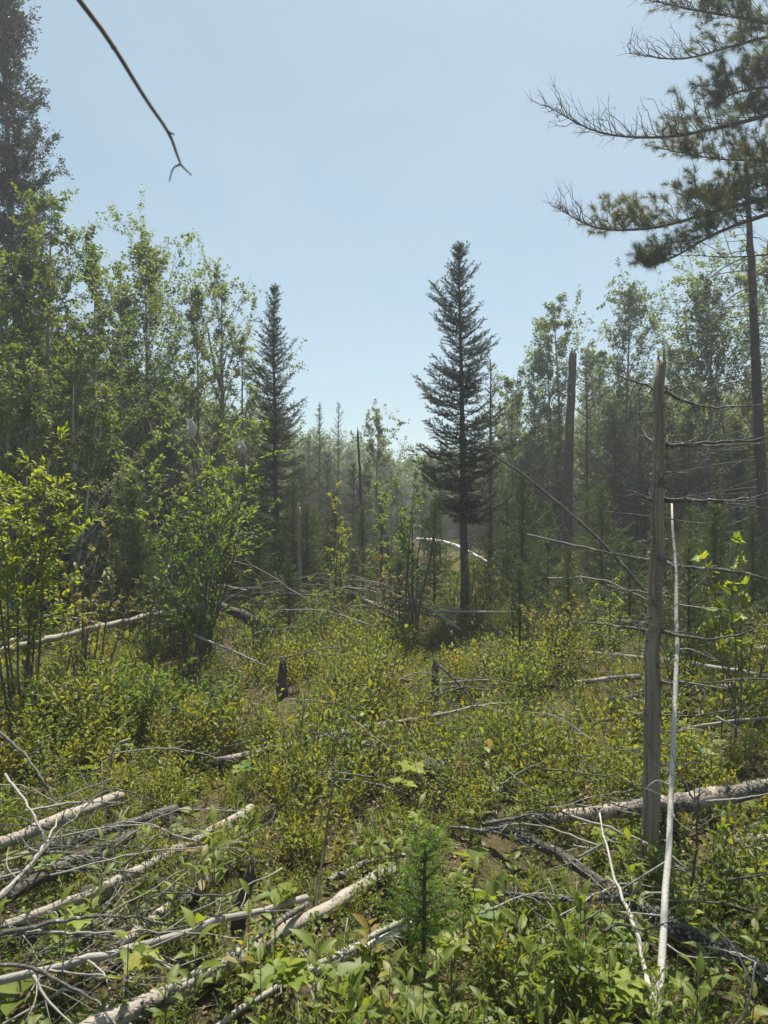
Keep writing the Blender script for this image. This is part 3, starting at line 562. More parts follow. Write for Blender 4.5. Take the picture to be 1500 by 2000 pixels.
for q in range(46):
    py = rng.uniform(740, 1560); px = np.interp(py, [706, 1000, 1350, 1700], [1292, 1283, 1275, 1268]); p = P(px, py, SY); a = rng.uniform(0, 6.28); d = np.array((math.cos(a), math.sin(a) * .7, rng.normal(-.05, .25))); L_ = rng.uniform(.05, .3)
    b = MB(); c = spline([p + d * .02, p + d * L_ * .5 + rng.normal(0, .02, 3), p + d * L_ + rng.normal(0, .03, 3)], 7); b.tube(local(sn, c), np.linspace(.004, .0009, 7), 5, .2, rng)
    for w in range(3):
        e = c[rng.integers(2, 7)]; b.tube(local(sn, np.array((e, e + norm(d + rng.normal(0, .7, 3)) * L_ * .3))), (.0014, .0006), 3, cap=False)
    obj('dead_twig', b.mesh('dead_twig', M['lichen'], True), sn)
n_ = 900; py = 1690 - 900 * rng.random(n_) ** 1.3; py = np.where(rng.random(n_) < .5, rng.choice([765, 868, 975, 1085, 1165, 1235, 1330, 1392], n_) + rng.normal(0, 9, n_), py)
pc = np.array([P(np.interp(v, [706, 1000, 1350, 1700], [1292, 1283, 1275, 1268]), v, SY) for v in py]); rr_ = np.interp(py, [706, 1000, 1350, 1700], [.024, .030, .034, .040]); a = rng.uniform(0, 6.28, n_); rv = np.column_stack((np.cos(a), np.sin(a), 0 * a))
b = MB(); b.place(LEAF, LEAF_T, local(sn, pc + rv * rr_[:, None]), rv * .5 + rng.normal(0, .6, (n_, 3)), rng.normal(0, 1, (n_, 3)), .013 * rng.uniform(.4, 1.4, n_), .010); fo = obj('bark_flakes', b.mesh('bark_flakes', M['flake']), sn); fo['kind'] = 'stuff'
dead_tree('white_pole', [P(1272, 2090, 2.0), P(1300, 1760, 2.4), P(1314, 1450, 2.85), P(1322, 1180, 3.25), P(1312, 978, 3.55)], [.0130, .0122, .0110, .0100, .0080, .0045], 'thin bleached white pole leaning up beside the grey snag, forked low',
          [pb([(1279, 1975, 2.13), (1258, 1880, 2.26), (1232, 1780, 2.42), (1208, 1690, 2.58), (1185, 1580, 2.78)], .0095)] ,
          mat='whitepole', brmat='whitepole', seed=2, rough=.06, jag=False, cat='dead sapling', bname='fork_stem')
wp = bpy.data.objects['white_pole']; rng = np.random.default_rng(7)
for q, (a_, b_) in enumerate([((1306, 1680, 2.52), (1190, 1750, 2.52)), ((1310, 1535, 2.73), (1260, 1540, 2.71)), ((1310, 1670, 2.53), (1370, 1700, 2.46)), ((1300, 1790, 2.36), (1205, 1780, 2.44)), ((1296, 1840, 2.30), (1400, 1870, 2.20)), ((1316, 1432, 2.88), (1390, 1432, 2.83)), ((1318, 1270, 3.12), (1400, 1290, 3.07)), ((1320, 1180, 3.25), (1420, 1190, 3.20)), ((1322, 1080, 3.40), (1350, 1140, 3.35)), ((1322, 1330, 3.03), (1420, 1345, 2.98)), ((1300, 1745, 2.42), (1250, 1752, 2.46))]):
    b = MB(); c = spline([P(*a_), (P(*a_) + P(*b_)) / 2 + rng.normal(0, .015, 3), P(*b_)], 7); b.tube(local(wp, c), np.linspace(.0045, .0012, 7), 5, .2, rng)
    for w in range(4):
        p = c[rng.integers(2, 7)]; b.tube(local(wp, np.array((p, p + rng.normal(0, .035, 3)))), (.0014, .0006), 3, cap=False)
    obj('branch', b.mesh('branch', M['greystick'], True), wp)
dead_tree('broken_dead_tree', [P(1106, 1150, 15), P(1110, 900, 15), P(1119, 690, 15)], [.115, .10, .09, .08], 'tall broken dark trunk with flat top among the right aspens', [], mat='bark_dark', seed=3, nside=12)
# bare spruce on the right: many drooping dead branches
rng = np.random.default_rng(77); DY = 11.0; brs = []
for q in range(64):
    f = (q + rng.random()) / 64; py = 420 + f * 620; px = np.interp(py, [320, 1120], [1457, 1497]); sgn = -1 if rng.random() < .62 else 1
    ln = rng.uniform(60, 175) * (.45 + .75 * min(1, f * 1.8)); dy = rng.uniform(15, 75) * (1 if f > .12 else .3); dz_ = rng.uniform(-1.0, 1.0)
    brs.append(pb([(px, py, DY), (px + sgn * ln * .5, py + dy * .35, DY + dz_ * .5), (px + sgn * ln, py + dy, DY + dz_)], rng.uniform(.006, .012)))
dead_tree('bare_spruce', [P(1497, 1165, DY), P(1485, 900, DY), P(1470, 560, DY), P(1457, 318, DY)], [.10, .085, .07, .05, .03], 'tall dead spruce with drooping bare branches at the right edge', brs, seed=4)
dead_tree('bare_pole', [P(716, 1172, 13), P(706, 1000, 13), P(699, 842, 13)], [.036, .028, .018], 'thin bare pole standing in the middle of the clearing',
          [pb([(704, 940 + q * 14, 13), (704 + (-1) ** q * 22, 938 + q * 14, 13.1), (704 + (-1) ** q * 45, 946 + q * 15, 13.2)], .006) for q in range(9)] + [pb([(700, 850 + q * 11, 13), (700 + (-1) ** q * 22, 846 + q * 11, 13.1)], .005) for q in range(6)], seed=5)
dead_tree('dead_sapling', [P(1026, 1105, 12), P(1022, 960, 12)], [.05, .04], 'short dark dead trunk right of the central spruce', [pb([(1022, 990, 12), (1010, 970, 12), (1003, 960, 12)], .02)], seed=6)
dead_tree('dead_sapling', [P(586, 1140, 11), P(583, 990, 11)], [.04, .028], 'short grey dead trunk near the pointed spruce', [], seed=7, mat='snag')
for q, (a_, b_, c_, lb, r_) in enumerate([((606, 1850, None), (632, 1660, 2.85), (655, 1480, 3.0), 'bare dark sapling stem rising from the big pale log', .006), ((583, 1650, None), (571, 1560, 3.5), (573, 1490, 3.5), 'twin thin dark stem in the middle foreground', .005),
        ((718, 1590, None), (726, 1530, 3.8), (735, 1480, 3.85), 'short dark twig stem left of the uprooted mound', .005), ((558, 1990, None), (545, 1920, 2.3), (530, 1845, 2.3), 'dark stick standing in front of the big pale log', .006),
        ((1003, 1290, None), (1001, 1200, 7.5), (1002, 1110, 7.5), 'thin dark sapling stem right of the broken stump', .010), ((1030, 1270, None), (1032, 1180, 8), (1034, 1080, 8), 'second thin dark stem right of the broken stump', .010),
        ((1048, 1290, None), (1050, 1230, 7.4), (1047, 1150, 7.4), 'third thin dark stem right of the broken stump', .008), ((808, 1260, None), (806, 1150, 8.4), (806, 1010, 8.4), 'upright dark pole below the drooping central sapling', .018)]):
    p0 = PG(a_[0], a_[1]) + (0, 0, -.03)
    dead_tree('dead_sapling', [p0, P(b_[0], b_[1], b_[2]), P(c_[0], c_[1], c_[2])], [r_, r_ * .8, r_ * .4], lb, [([P(b_[0], b_[1], b_[2]), P(b_[0], b_[1], b_[2]) + np.array((.05, .02, .10)), P(b_[0], b_[1], b_[2]) + np.array((.07, 0, .22))], r_ * .4)], seed=20 + q, mat='twig', jag=False, cat='dead stem')

# ---- overhanging twig from a dead tree beside the camera, and the big pine at the right
TB = P(-420, -500, 1.15)
ov = empty('dead_overhanging_tree', (TB[0] - .15, TB[1] + .1, float(gz(TB[0], TB[1]))), 'bare dark twig with forked tip hanging into the sky at top left', 'dead tree')
b = MB(); b.tube(local(ov, [(TB[0] - .15, TB[1] + .1, -.05), (TB[0] - .1, TB[1] + .05, 1.6), (TB[0], TB[1], TB[2] + .4)]), (.05, .04, .03), 9, .1, rng); obj('trunk', b.mesh('trunk', M['bark_dark'], True), ov)
b = MB(); c = spline([TB, P(-50, -260, 1.1), P(155, 0, 1.05), P(222, 92, 1.04), P(283, 190, 1.03), P(328, 257, 1.02), P(345, 300, 1.02), P(353, 321, 1.02)], 26)
b.tube(local(ov, c), np.linspace(.0052, .0013, 26), 7, .12, rng)
b.tube(local(ov, spline([P(353, 321, 1.02), P(362, 331, 1.02), P(374, 342, 1.02)], 5)), np.linspace(.0018, .0009, 5), 5)
b.tube(local(ov, spline([P(353, 321, 1.02), P(341, 326, 1.02), P(335, 337, 1.015), P(331, 354, 1.01)], 8)), np.linspace(.0016, .0008, 8), 5)
b.tube(local(ov, [P(326, 256, 1.02), P(341, 263, 1.02)]), (.002, .0009), 5); b.tube(local(ov, [P(221, 92, 1.04), P(228, 94, 1.04)]), (.0035, .002), 5); b.tube(local(ov, [P(218, 95, 1.04), P(222, 91, 1.04)]), (.003, .003), 5)
obj('branch', b.mesh('branch', M['twig'], True), ov)

PY = 8.0; px0 = P(1800, 1000, PY)
pine = empty('pine_tree', (px0[0], PY, float(gz(px0[0], PY))), 'large pine reaching in from the right with long needled boughs', 'pine')
b = MB(); b.tube([(0, 0, -.1), (.02, 0, 2.5), (0, 0, 5), (-.03, 0, 9)], (.2, .17, .14, .05), 12, .1, rng); obj('trunk', b.mesh('trunk', M['bark_dark'], True), pine)
def bough(ctrl, r, bare_to, seed, dens=1.0, tuft=1.0):
    """ctrl from trunk outwards; needles from 0 to (1-bare_to) of the length"""
    rng = np.random.default_rng(seed); wb, nb_ = MB(), MB(); c = spline(ctrl, 30); wb.tube(local(pine, c), np.linspace(r, .004, 30), 7, .15, rng)
    ln = np.linalg.norm(np.diff(c, axis=0), axis=1).sum(); n = int(ln * 26 * dens); ends = []
    bd = norm(c[-1] - c[0])
    for q in range(n):
        f = .12 + .88 * (q + rng.random()) / n; p0 = np.array([np.interp(f, np.linspace(0, 1, 30), c[:, k]) for k in range(3)])
        d = norm(bd * .7 + np.array((0, rng.normal(0, .8), rng.uniform(.1, 1.2)))); tl = rng.uniform(.12, .72) * (1.12 - .75 * f)
        s = np.linspace(0, 1, 4); pts = p0 + d * tl * s[:, None] + np.column_stack((0 * s, 0 * s, .2 * tl * s * s)) + np.concatenate((np.zeros((1, 3)), rng.normal(0, .02, (3, 3))))
        wb.tube(local(pine, pts), np.linspace(.006, .002, 4), 4, cap=False)
        for w in range(5):
            p1 = pts[rng.integers(1, 4)]; d2 = norm(d + rng.normal(0, .6, 3)); t2 = rng.uniform(.05, .16); wb.tube(local(pine, np.array((p1, p1 + d2 * t2))), (.0025, .0012), 3, cap=False)
            if f < 1 - bare_to and math.sin(f * 23 + seed * 2.1) + rng.normal(0, .4) > -.35: ends.append((p1 + d2 * t2, d2))
        if f < 1 - bare_to and rng.random() < .8: ends.append((pts[-1], d))
    bo = obj('bough', wb.mesh('bough', M['bark_dark'], True), pine)
    if not ends: return
    E = np.array([e[0] for e in ends]); D = np.array([e[1] for e in ends]); k = int(70 * tuft)
    idx = np.repeat(np.arange(len(E)), k); nd = D[idx] * .55 + norm(rng.normal(0, 1, (len(idx), 3))) * .9
    p = E[idx] - D[idx] * rng.uniform(0, .07, (len(idx), 1))
    nb_.place(NEED, NEED_T, local(pine, p), nd, rng.normal(0, 1, p.shape), .085 * rng.uniform(.6, 1.2, len(idx)), .0035)
    obj('needles', nb_.mesh('needles', M['pine']), bo)
def q3(l): return [P(*a) for a in l]
bough(q3([(1800, 60, PY), (1600, 60, PY), (1450, 35, PY), (1350, 18, PY - .1), (1265, 0, PY - .2)]), .03, .28, 1)
bough(q3([(1800, 40, PY), (1600, 50, PY + .2), (1500, 72, PY + .2), (1430, 90, PY + .1), (1330, 115, PY), (1228, 104, PY)]), .028, .34, 2, dens=.7)
bough(q3([(1800, 190, PY), (1620, 190, PY), (1510, 222, PY), (1400, 250, PY), (1290, 268, PY - .1), (1170, 258, PY - .2), (1066, 206, PY - .3)]), .035, .42, 3)
bough(q3([(1800, 330, PY), (1620, 320, PY + .2), (1500, 314, PY + .2), (1400, 310, PY + .2), (1290, 290, PY + .2)]), .022, .0, 4, dens=.9)
bough(q3([(1800, 330, PY), (1640, 340, PY), (1510, 383, PY), (1400, 412, PY), (1280, 444, PY), (1170, 446, PY - .1), (1090, 408, PY - .2)]), .035, .16, 5, dens=1.1)
bough(q3([(1800, 350, PY), (1640, 370, PY - .2), (1510, 415, PY - .2), (1400, 455, PY - .3), (1320, 500, PY - .3), (1258, 522, PY - .3)]), .035, .0, 6, dens=.9)
bough(q3([(1800, 250, PY), (1640, 200, PY - .2), (1540, 170, PY - .3), (1440, 180, PY - .3), (1400, 210, PY - .3)]), .025, .0, 7, dens=1.0)
bough(q3([(1800, 380, PY), (1640, 360, PY + .3), (1530, 350, PY + .4), (1440, 380, PY + .4), (1370, 390, PY + .4)]), .025, .0, 8, dens=1.0)
bough(q3([(1800, 130, PY), (1640, 100, PY + .3), (1530, 130, PY + .4), (1490, 140, PY + .4)]), .025, .0, 9, dens=1.0)
bough(q3([(1800, 520, PY), (1640, 500, PY + .3), (1530, 496, PY + .4), (1430, 502, PY + .4), (1345, 498, PY + .4)]), .02, 1.0, 10, dens=.35)

# ---- silk nests in the cherry shrub
def nest(px, py, Y, w, h, seed, label):
    rng = np.random.default_rng(seed); c = P(px, py, Y); o = empty('silk_nest', c, label, 'caterpillar nest'); b = MB()
    n, k = 14, 11; V = []
    for i in range(k):
        t = i / (k - 1); z = (t - .5) * h
        rr = w * .5 * (math.sin(math.pi * (.12 + .8 * t)) ** .7) * (1.15 - .45 * abs(t - .6))
        for j in range(n):
            a = j * 2 * math.pi / n; r = rr * (1 + .28 * math.sin(3 * a + seed + 2 * t) + rng.normal(0, .06))
            V.append((r * math.cos(a) + .15 * w * math.sin(3 * t + seed), r * math.sin(a), z))
    Q = [(i * n + j, i * n + (j + 1) % n, (i + 1) * n + (j + 1) % n, (i + 1) * n + j) for i in range(k - 1) for j in range(n)]
    b.add(V, Q=Q)
    for (dx, dz_) in ((-.75, .62), (.3, .75), (-.95, -.1), (.35, -.85), (.6, .1)):   # corners drawn out along twigs
        b.tube([(0, 0, dz_ * h * .3), (dx * w * .45, 0, dz_ * h * .55), (dx * w * .85, .0, dz_ * h * .85)], (w * .26, w * .12, .002), 7)
    obj('web', b.mesh('web', M['silk'], True), o); s = MB(); s.tube([(0, 0, h * .7), (w * .1, 0, 0), (.0, .02, -h * .9), (w * .4, .03, -h * 2.6)], (.003, .004, .006, .009), 5); obj('twig', s.mesh('twig', M['twig']), o)
nest(373, 837, 7.0, .075, .19, 1, 'pale silk caterpillar nest higher up in the cherry shrub, left one')
nest(473, 874, 6.9, .07, .13, 2, 'pale silk caterpillar nest lower in the cherry shrub, right one')

# ------------------------------------------------------------------ fallen logs
LOGS = []      # (x0,y0,x1,y1,r) for keeping plants out
def log(name, ctrl, wpx, label, mat, cat='log', nside=12, rough=.14, stubs=0, flakes=0, seed=0, fsize=.012, group=None, jag=False):
    """ctrl: (px, py, height of its axis above the ground[, Y]); wpx: widths in photograph pixels at the ends"""
    rng = np.random.default_rng(seed + 500); pts = []
    for q in ctrl:
        pts.append(P(q[0], q[1], q[3]) if len(q) > 3 else PG(q[0], q[1], q[2]))
    pts = np.array(pts); Ys = pts[:, 1]
    ln = np.linalg.norm(np.diff(pts, axis=0), axis=1).sum(); n = max(8, int(ln / .07)); c = spline(pts, n)
    c[1:-1] += rng.normal(0, .004, (n - 2, 3)) * (1 if wpx[0] > 10 else .6)
    rad = np.interp(np.linspace(0, 1, n), np.linspace(0, 1, len(wpx)), [w * .5 * np.interp(k, np.linspace(0, 1, len(Ys)), Ys) / F for w, k in zip(wpx, np.linspace(0, 1, len(wpx)))])
    rad = rad * (1 + .05 * np.sin(np.arange(n) * .9 + seed) + rng.normal(0, .045, n))
    b = MB(); org = c[0].copy(); b.tube(c - org, rad, nside, rough, rng)
    if jag:
        for e in (0, -1):
            d = norm(c[e] - c[1 if e == 0 else -2])
            for q in range(7):
                o_ = rng.normal(0, .5, 3) * rad[e]; b.tube(np.array((c[e] + o_ - d * .03, c[e] + o_ + d * rng.uniform(.02, .09))) - org, (rad[e] * .35, .001), 4)
    o = obj(name, b.mesh(name, M[mat], True)); o.location = org; tag(o, label, cat, group)
    for q in range(stubs):
        i = rng.integers(1, n - 1); d = norm(norm(c[i] - c[i - 1]) * rng.normal(.3, .4) + norm(rng.normal(0, 1, 3) + (0, 0, .6))); s_ = MB(); L_ = rng.uniform(.03, .14)
        p = c[i] - org + d * rad[i] * .7; s_.tube(np.array((p, p + d * L_ * .5 + rng.normal(0, .006, 3), p + d * L_)), (rad[i] * .22, rad[i] * .16, .0015), 5, .2, rng); obj('branch_stub', s_.mesh('branch_stub', M['greystick'], True), o)
    if flakes:
        flakes = int(flakes * 2.2)
        f = rng.random(flakes) * (n - 1); ii = f.astype(int); p = c[ii] + (c[np.minimum(ii + 1, n - 1)] - c[ii]) * (f - ii)[:, None]
        t_ = norm(c[np.minimum(ii + 1, n - 1)] - c[ii]); rv = rng.normal(0, 1, (flakes, 3)) + np.array((0, -.2, .5)); rv -= (rv * t_).sum(1, keepdims=True) * t_; rv = norm(rv)
        fb = MB(); sz = fsize * rng.uniform(.4, 1.5, flakes)
        # patchy along the log
        keep = (np.sin(f * .35 + seed) + rng.normal(0, .5, flakes)) > -.1
        fb.place(LEAF, LEAF_T, (p + rv * rad[ii][:, None] * .93 - org)[keep], (rv * .55 + rng.normal(0, .6, (flakes, 3)))[keep], rng.normal(0, 1, (flakes, 3))[keep], sz[keep], sz[keep] * .7)
        fo = obj('lichen', fb.mesh('lichen', M['flake']), o); fo['kind'] = 'stuff'
    for i in range(0, n - 1, 2):
        j = min(i + 2, n - 1); LOGS.append((c[i][0], c[i][1], c[j][0], c[j][1], rad[i], c[i][2]))
    return o
log('fallen_log', [(-90, 1682, .14), (90, 1612, .15), (238, 1552, .13)], (28, 20), 'thick grey log at the left edge, farthest of the foreground logs', 'pale', seed=1, stubs=4, flakes=200)
log('fallen_log', [(60, 1668, .12), (190, 1628, .14), (345, 1578, .14)], (16, 15), 'dark lichen covered log just below the farthest left log', 'lichen', seed=2, flakes=900, stubs=5)
log('fallen_log', [(-40, 1778, .10), (110, 1700, .12), (262, 1628, .14)], (32, 20), 'thick dark rotten log sunk in plants at the left', 'darklog', seed=3, flakes=700)
log('fallen_log', [(-60, 1838, .13), (170, 1748, .14), (330, 1668, .14), (490, 1578, .10)], (22, 20, 16), 'long pale log with bark left on its far half at the left', 'pale', seed=4, flakes=300, stubs=5)
log('fallen_log', [(215, 1862, .08), (330, 1772, .10), (440, 1698, .12)], (20, 20), 'short pale log with a flaking dark bark middle', 'halfbark', seed=5, flakes=600, jag=True)
log('fallen_pole', [(-40, 1925, .17), (150, 1882, .18), (290, 1842, .18), (440, 1797, .18), (600, 1752, .14)], (15, 14, 11), 'smooth grey pole crossing in front of the short pale log', 'greystick', seed=6, stubs=6)
log('fallen_log', [(120, 2045, .10), (400, 1905, .10), (560, 1818, .09), (700, 1738, .08), (792, 1686, .05)], (40, 33, 20), 'biggest pale barkless log in the bottom left foreground', 'pale', seed=7, stubs=5, flakes=400)
log('fallen_pole', [(330, 1942, .19), (440, 1878, .19), (530, 1812, .17), (600, 1765, .13)], (12, 12, 9), 'slim bark flecked pole resting on the biggest pale log', 'halfbark', seed=8, flakes=350, stubs=4)
log('fallen_pole', [(640, 1722, .08), (700, 1692, .08), (748, 1678, .08)], (12, 10), 'short pole piece lying beside the far end of the biggest log', 'halfbark', seed=9, flakes=60)
log('fallen_pole', [(380, 2030, .12), (520, 1940, .12), (640, 1875, .12), (700, 1848, .10), (815, 1778, .06)], (12, 11, 9), 'thin grey pole nearest the bottom in front of the biggest log', 'greystick', seed=10, stubs=5, flakes=120)
log('birch_log', [(580, 1905, .05), (630, 1885, .05), (720, 1850, .05), (800, 1805, .04)], (24, 20, 16), 'rotting white birch log half hidden under the nearest pole', 'bark_birch', seed=11, jag=True)
log('fallen_log', [(418, 1487, .12), (560, 1458, .13), (700, 1425, .13), (862, 1395, .10)], (13, 14, 9), 'thin grey log lying across the middle of the clearing', 'halfbark', seed=12, flakes=250)
log('fallen_log', [(-30, 1280, .45), (110, 1245, .52), (260, 1210, .58), (400, 1180, .62)], (14, 13, 8), 'long pale log in front of the shrubs at the left', 'pale', seed=13, stubs=6)
log('fallen_log', [(1030, 1602, .12), (1150, 1588, .15), (1290, 1572, .2), (1380, 1560, .22), (1540, 1528, .26)], (16, 28, 36, 25), 'large fallen log behind the grey snag at the right edge', 'halfbark', seed=14, flakes=900, stubs=5)
log('fallen_log', [(955, 1605, .14), (1050, 1645, .14), (1150, 1708, .13), (1290, 1795, .12), (1400, 1850, .12), (1540, 1935, .12)], (14, 19, 20, 20), 'dark lichen crusted log running behind the white pole to the corner', 'darklog', seed=15, flakes=2600, fsize=.016, stubs=6)
log('fallen_pole', [(1115, 1272, .16), (1280, 1288, .16), (1400, 1305, .18), (1520, 1325, .2)], (8, 11, 10), 'thin pale pole lying behind the grey snag, upper one', 'greystick', seed=16)
log('fallen_log', [(1180, 1366, .12), (1300, 1356, .13), (1400, 1346, .14), (1530, 1338, .16)], (8, 15, 15), 'grey log lying behind the grey snag, lower one', 'halfbark', seed=17, flakes=200)
log('fallen_pole', [(1085, 1205, .2), (1230, 1214, .2), (1300, 1222, .2)], (7, 7), 'thin weathered pole on the brush left of the grey snag', 'greystick', seed=18)
log('fallen_pole', [(1030, 1044, 0, 7.2), (1180, 1078, 0, 6.2), (1330, 1106, 0, 5.6), (1540, 1150, 0, 4.9), (1900, 1420, 0, 4.4), (2000, 1530, 0, 4.3)], (4, 6, 8, 10), 'long thin grey pole propped at a slant behind the white pole', 'lichen', seed=19, stubs=8)
log('leaning_dead_tree', [(955, 880, 0, 9.3), (1060, 958, 0, 9), (1180, 1065, 0, 8.6), (1290, 1190, 0, 8.2)], (4, 6, 7), 'dead trunk leaning at a slant right of the central spruce', 'darklog', seed=20, stubs=8)
log('fallen_log', [(1060, 1150, .3), (1140, 1136, .35), (1230, 1118, .4)], (10, 9), 'dark log on the ground right of the central spruce', 'darklog', seed=21)
log('fallen_log', [(685, 1160, .35), (740, 1184, .3), (800, 1210, .2)], (9, 12), 'pale broken log left of the central spruce trunk', 'pale', seed=22)
log('fallen_pole', [(830, 1194, .35), (900, 1195, .35), (1010, 1196, .35)], (6, 5), 'thin grey pole across the foot of the central spruce', 'greystick', seed=23)
log('birch_log', [(815, 1054, 0, 19), (855, 1058, 0, 18.6), (900, 1072, 0, 18.2), (985, 1120, 0, 17.6)], (8, 10, 10), 'white fallen birch trunk behind the central spruce, left piece', 'bark_birch', seed=24)
log('birch_log', [(960, 1080, 0, 19.5), (1018, 1081, 0, 19.3), (1060, 1112, 0, 19)], (10, 9), 'white fallen birch trunk right of the central spruce', 'bark_birch', seed=25)
log('root_log', [(415, 1178, .5), (470, 1200, .4), (535, 1235, .2)], (14, 26), 'dark thick root log slanting in the brush left of centre', 'darklog', seed=26, flakes=300, jag=True)
log('birch_log', [(-20, 1262, .2), (30, 1250, .22), (60, 1243, .22)], (10, 9), 'short white birch piece at the left edge beside the pale log', 'bark_birch', seed=27)
log('fallen_log', [(1470, 1270, .15), (1540, 1262, .15)], (14, 14), 'pale log end at the right edge behind the poles', 'pale', seed=28)
log('fallen_log', [(1420, 1645, .06), (1480, 1640, .06), (1540, 1640, .06)], (16, 16), 'short pale rotten log end at the right edge', 'pale', seed=29)
log('fallen_log', [(1120, 1335, .14), (1200, 1325, .15), (1265, 1320, .15)], (9, 11), 'short grey log left of the grey snag at mid height', 'halfbark', seed=31, flakes=80)
log('fallen_log', [(1310, 1212, .3), (1400, 1202, .3), (1520, 1188, .3)], (7, 9), 'dim grey log behind the fallen poles at right', 'darklog', seed=32)
log('fallen_pole', [(1330, 1425, .2), (1420, 1410, .22), (1530, 1400, .22)], (6, 7), 'thin weathered pole above the large right log', 'greystick', seed=33, stubs=4)
log('fallen_log', [(640, 1330, .12), (720, 1322, .14), (800, 1330, .1)], (7, 8), 'thin dark log left of the jagged stump', 'darklog', seed=34)
log('fallen_pole', [(985, 1745, .14), (1080, 1755, .15), (1190, 1752, .16), (1250, 1745, .15)], (8, 10, 6), 'lichen covered stick left of the white pole', 'lichen', seed=30, flakes=350, stubs=4)

# ---- stumps
def stump(px, py0, py1, wpx, label, mat, seed, h0=0):
    rng = np.random.default_rng(seed); p = PG(px, py0, h0); Y_ = p[1]; H = (py0 - py1) / F * Y_; r = wpx * .5 / F * Y_
    p[2] = float(gz(p[0], p[1])); o = empty('broken_stump', p, label, 'stump'); b = MB(); n = 9; LOGS.append((p[0] - .06, p[1], p[0] + .06, p[1], r, .2))
    c = np.column_stack((np.linspace(0, rng.normal(0, .03), n), np.zeros(n), np.linspace(-.04, H * .8, n)))
    b.tube(c, r * np.linspace(1.35, .8, n), 12, .3, rng); obj('trunk', b.mesh('trunk', M[mat], True), o)
    for q in range(9):
        a = rng.uniform(0, 6.28); s = MB(); d0 = np.array((math.cos(a), math.sin(a), 0)) * r * .62 + c[-1]
        s.tube(np.array((d0 - (0, 0, .05), d0 + (0, 0, H * rng.uniform(.02, .26)))), (r * .42, .002), 5, .3, rng); obj('splinter', s.mesh('splinter', M[mat], True), o)
stump(848, 1378, 1270, 15, 'dark jagged broken stump in the middle of the clearing', 'darklog', 1)
stump(551, 1372, 1298, 17, 'weathered brown stump left of the middle of the clearing', 'darklog', 2)
stump(458, 1835, 1695, 24, 'short broken post stump with pale ragged top in the left foreground', 'darklog', 3)
stump(490, 1548, 1496, 13, 'small broken grey stump beyond the left logs', 'snag', 4)
stump(593, 1225, 1178, 18, 'low dark stump under the brushwood left of centre', 'darklog', 5)
# uprooted mound
rng = np.random.default_rng(5); pm = PG(835, 1560); mo = empty('uprooted_mound', (pm[0], pm[1], float(gz(pm[0], pm[1]))), 'small uprooted root mound with dry needles in the middle foreground', 'root mound')
b = MB(); b.tube(spline([(-.16, .0, .05), (-.05, .02, .10), (.05, .02, .14), (.1, .06, .10)], 9), (.03, .05, .06, .07, .08, .08, .07, .05, .02), 10, .5, rng); b.tube(spline([(.02, -.02, -.03), (.03, -.02, .1), (.04, .0, .2)], 7), np.linspace(.03, .015, 7), 8, .3, rng)
obj('root', b.mesh('root', M['darklog'], True), mo)
for q in range(14):
    a = rng.uniform(0, 6.28); s = MB(); s.tube(spline([(0, 0, .1), (.14 * math.cos(a), .1 * math.sin(a), .12 + rng.normal(0, .05)), (.3 * math.cos(a), .2 * math.sin(a), rng.uniform(.02, .16))], 7), np.linspace(.008, .002, 7), 5, .3, rng); obj('root_fibre', s.mesh('root_fibre', M['lichen'], True), mo)
b = MB(); n = 500; pp = np.column_stack((rng.normal(.10, .10, n), rng.normal(.10, .06, n), rng.uniform(.08, .20, n) )); b.place(NEED, NEED_T, pp, rng.normal(0, 1, (n, 3)) * (1, 1, .3), rng.normal(0, 1, (n, 3)), .06, .003)
fo = obj('dry_needles', b.mesh('dry_needles', M['litter']), mo); fo['kind'] = 'stuff'

# ---- fallen dead branches (each one a thing)
def branch(ctrl, wpx, label, mat='greystick', seed=0, twigs=5, tl=.16, group='dead branches on the ground'):
    rng = np.random.default_rng(seed + 3000)
    pts = np.array([P(q[0], q[1], q[3]) if len(q) > 3 else PG(q[0], q[1], q[2]) for q in ctrl]); n = max(9, len(ctrl) * 5); c = spline(pts, n)
    ln = np.linalg.norm(np.diff(c, axis=0), axis=1).sum(); c[1:-1] += rng.normal(0, .0035, (n - 2, 3)) * min(3, ln)
    r = wpx * .5 / F * pts[:, 1].mean(); org = c[0].copy(); b = MB(); b.tube(c - org, np.linspace(r, r * .4, n), 6, .22, rng)
    o = obj('fallen_branch', b.mesh('fallen_branch', M[mat], True)); o.location = org; tag(o, label, 'branch', group)
    for q in range(twigs):
        i = rng.integers(2, n); d = norm(norm(c[min(i, n - 1)] - c[i - 1]) * .8 + rng.normal(0, .6, 3)); L_ = tl * rng.uniform(.5, 1.5)
        if c[i][2] + d[2] * L_ < .03: d[2] = abs(d[2])
        s = MB(); p = c[i] - org; s.tube(spline([p, p + d * L_ * .5 + rng.normal(0, .08 * L_, 3), p + d * L_ + rng.normal(0, .1 * L_, 3)], 6), np.linspace(r * .45, .0007, 6), 4, .2, rng)
        obj('twig', s.mesh('twig', M[mat], True), o)
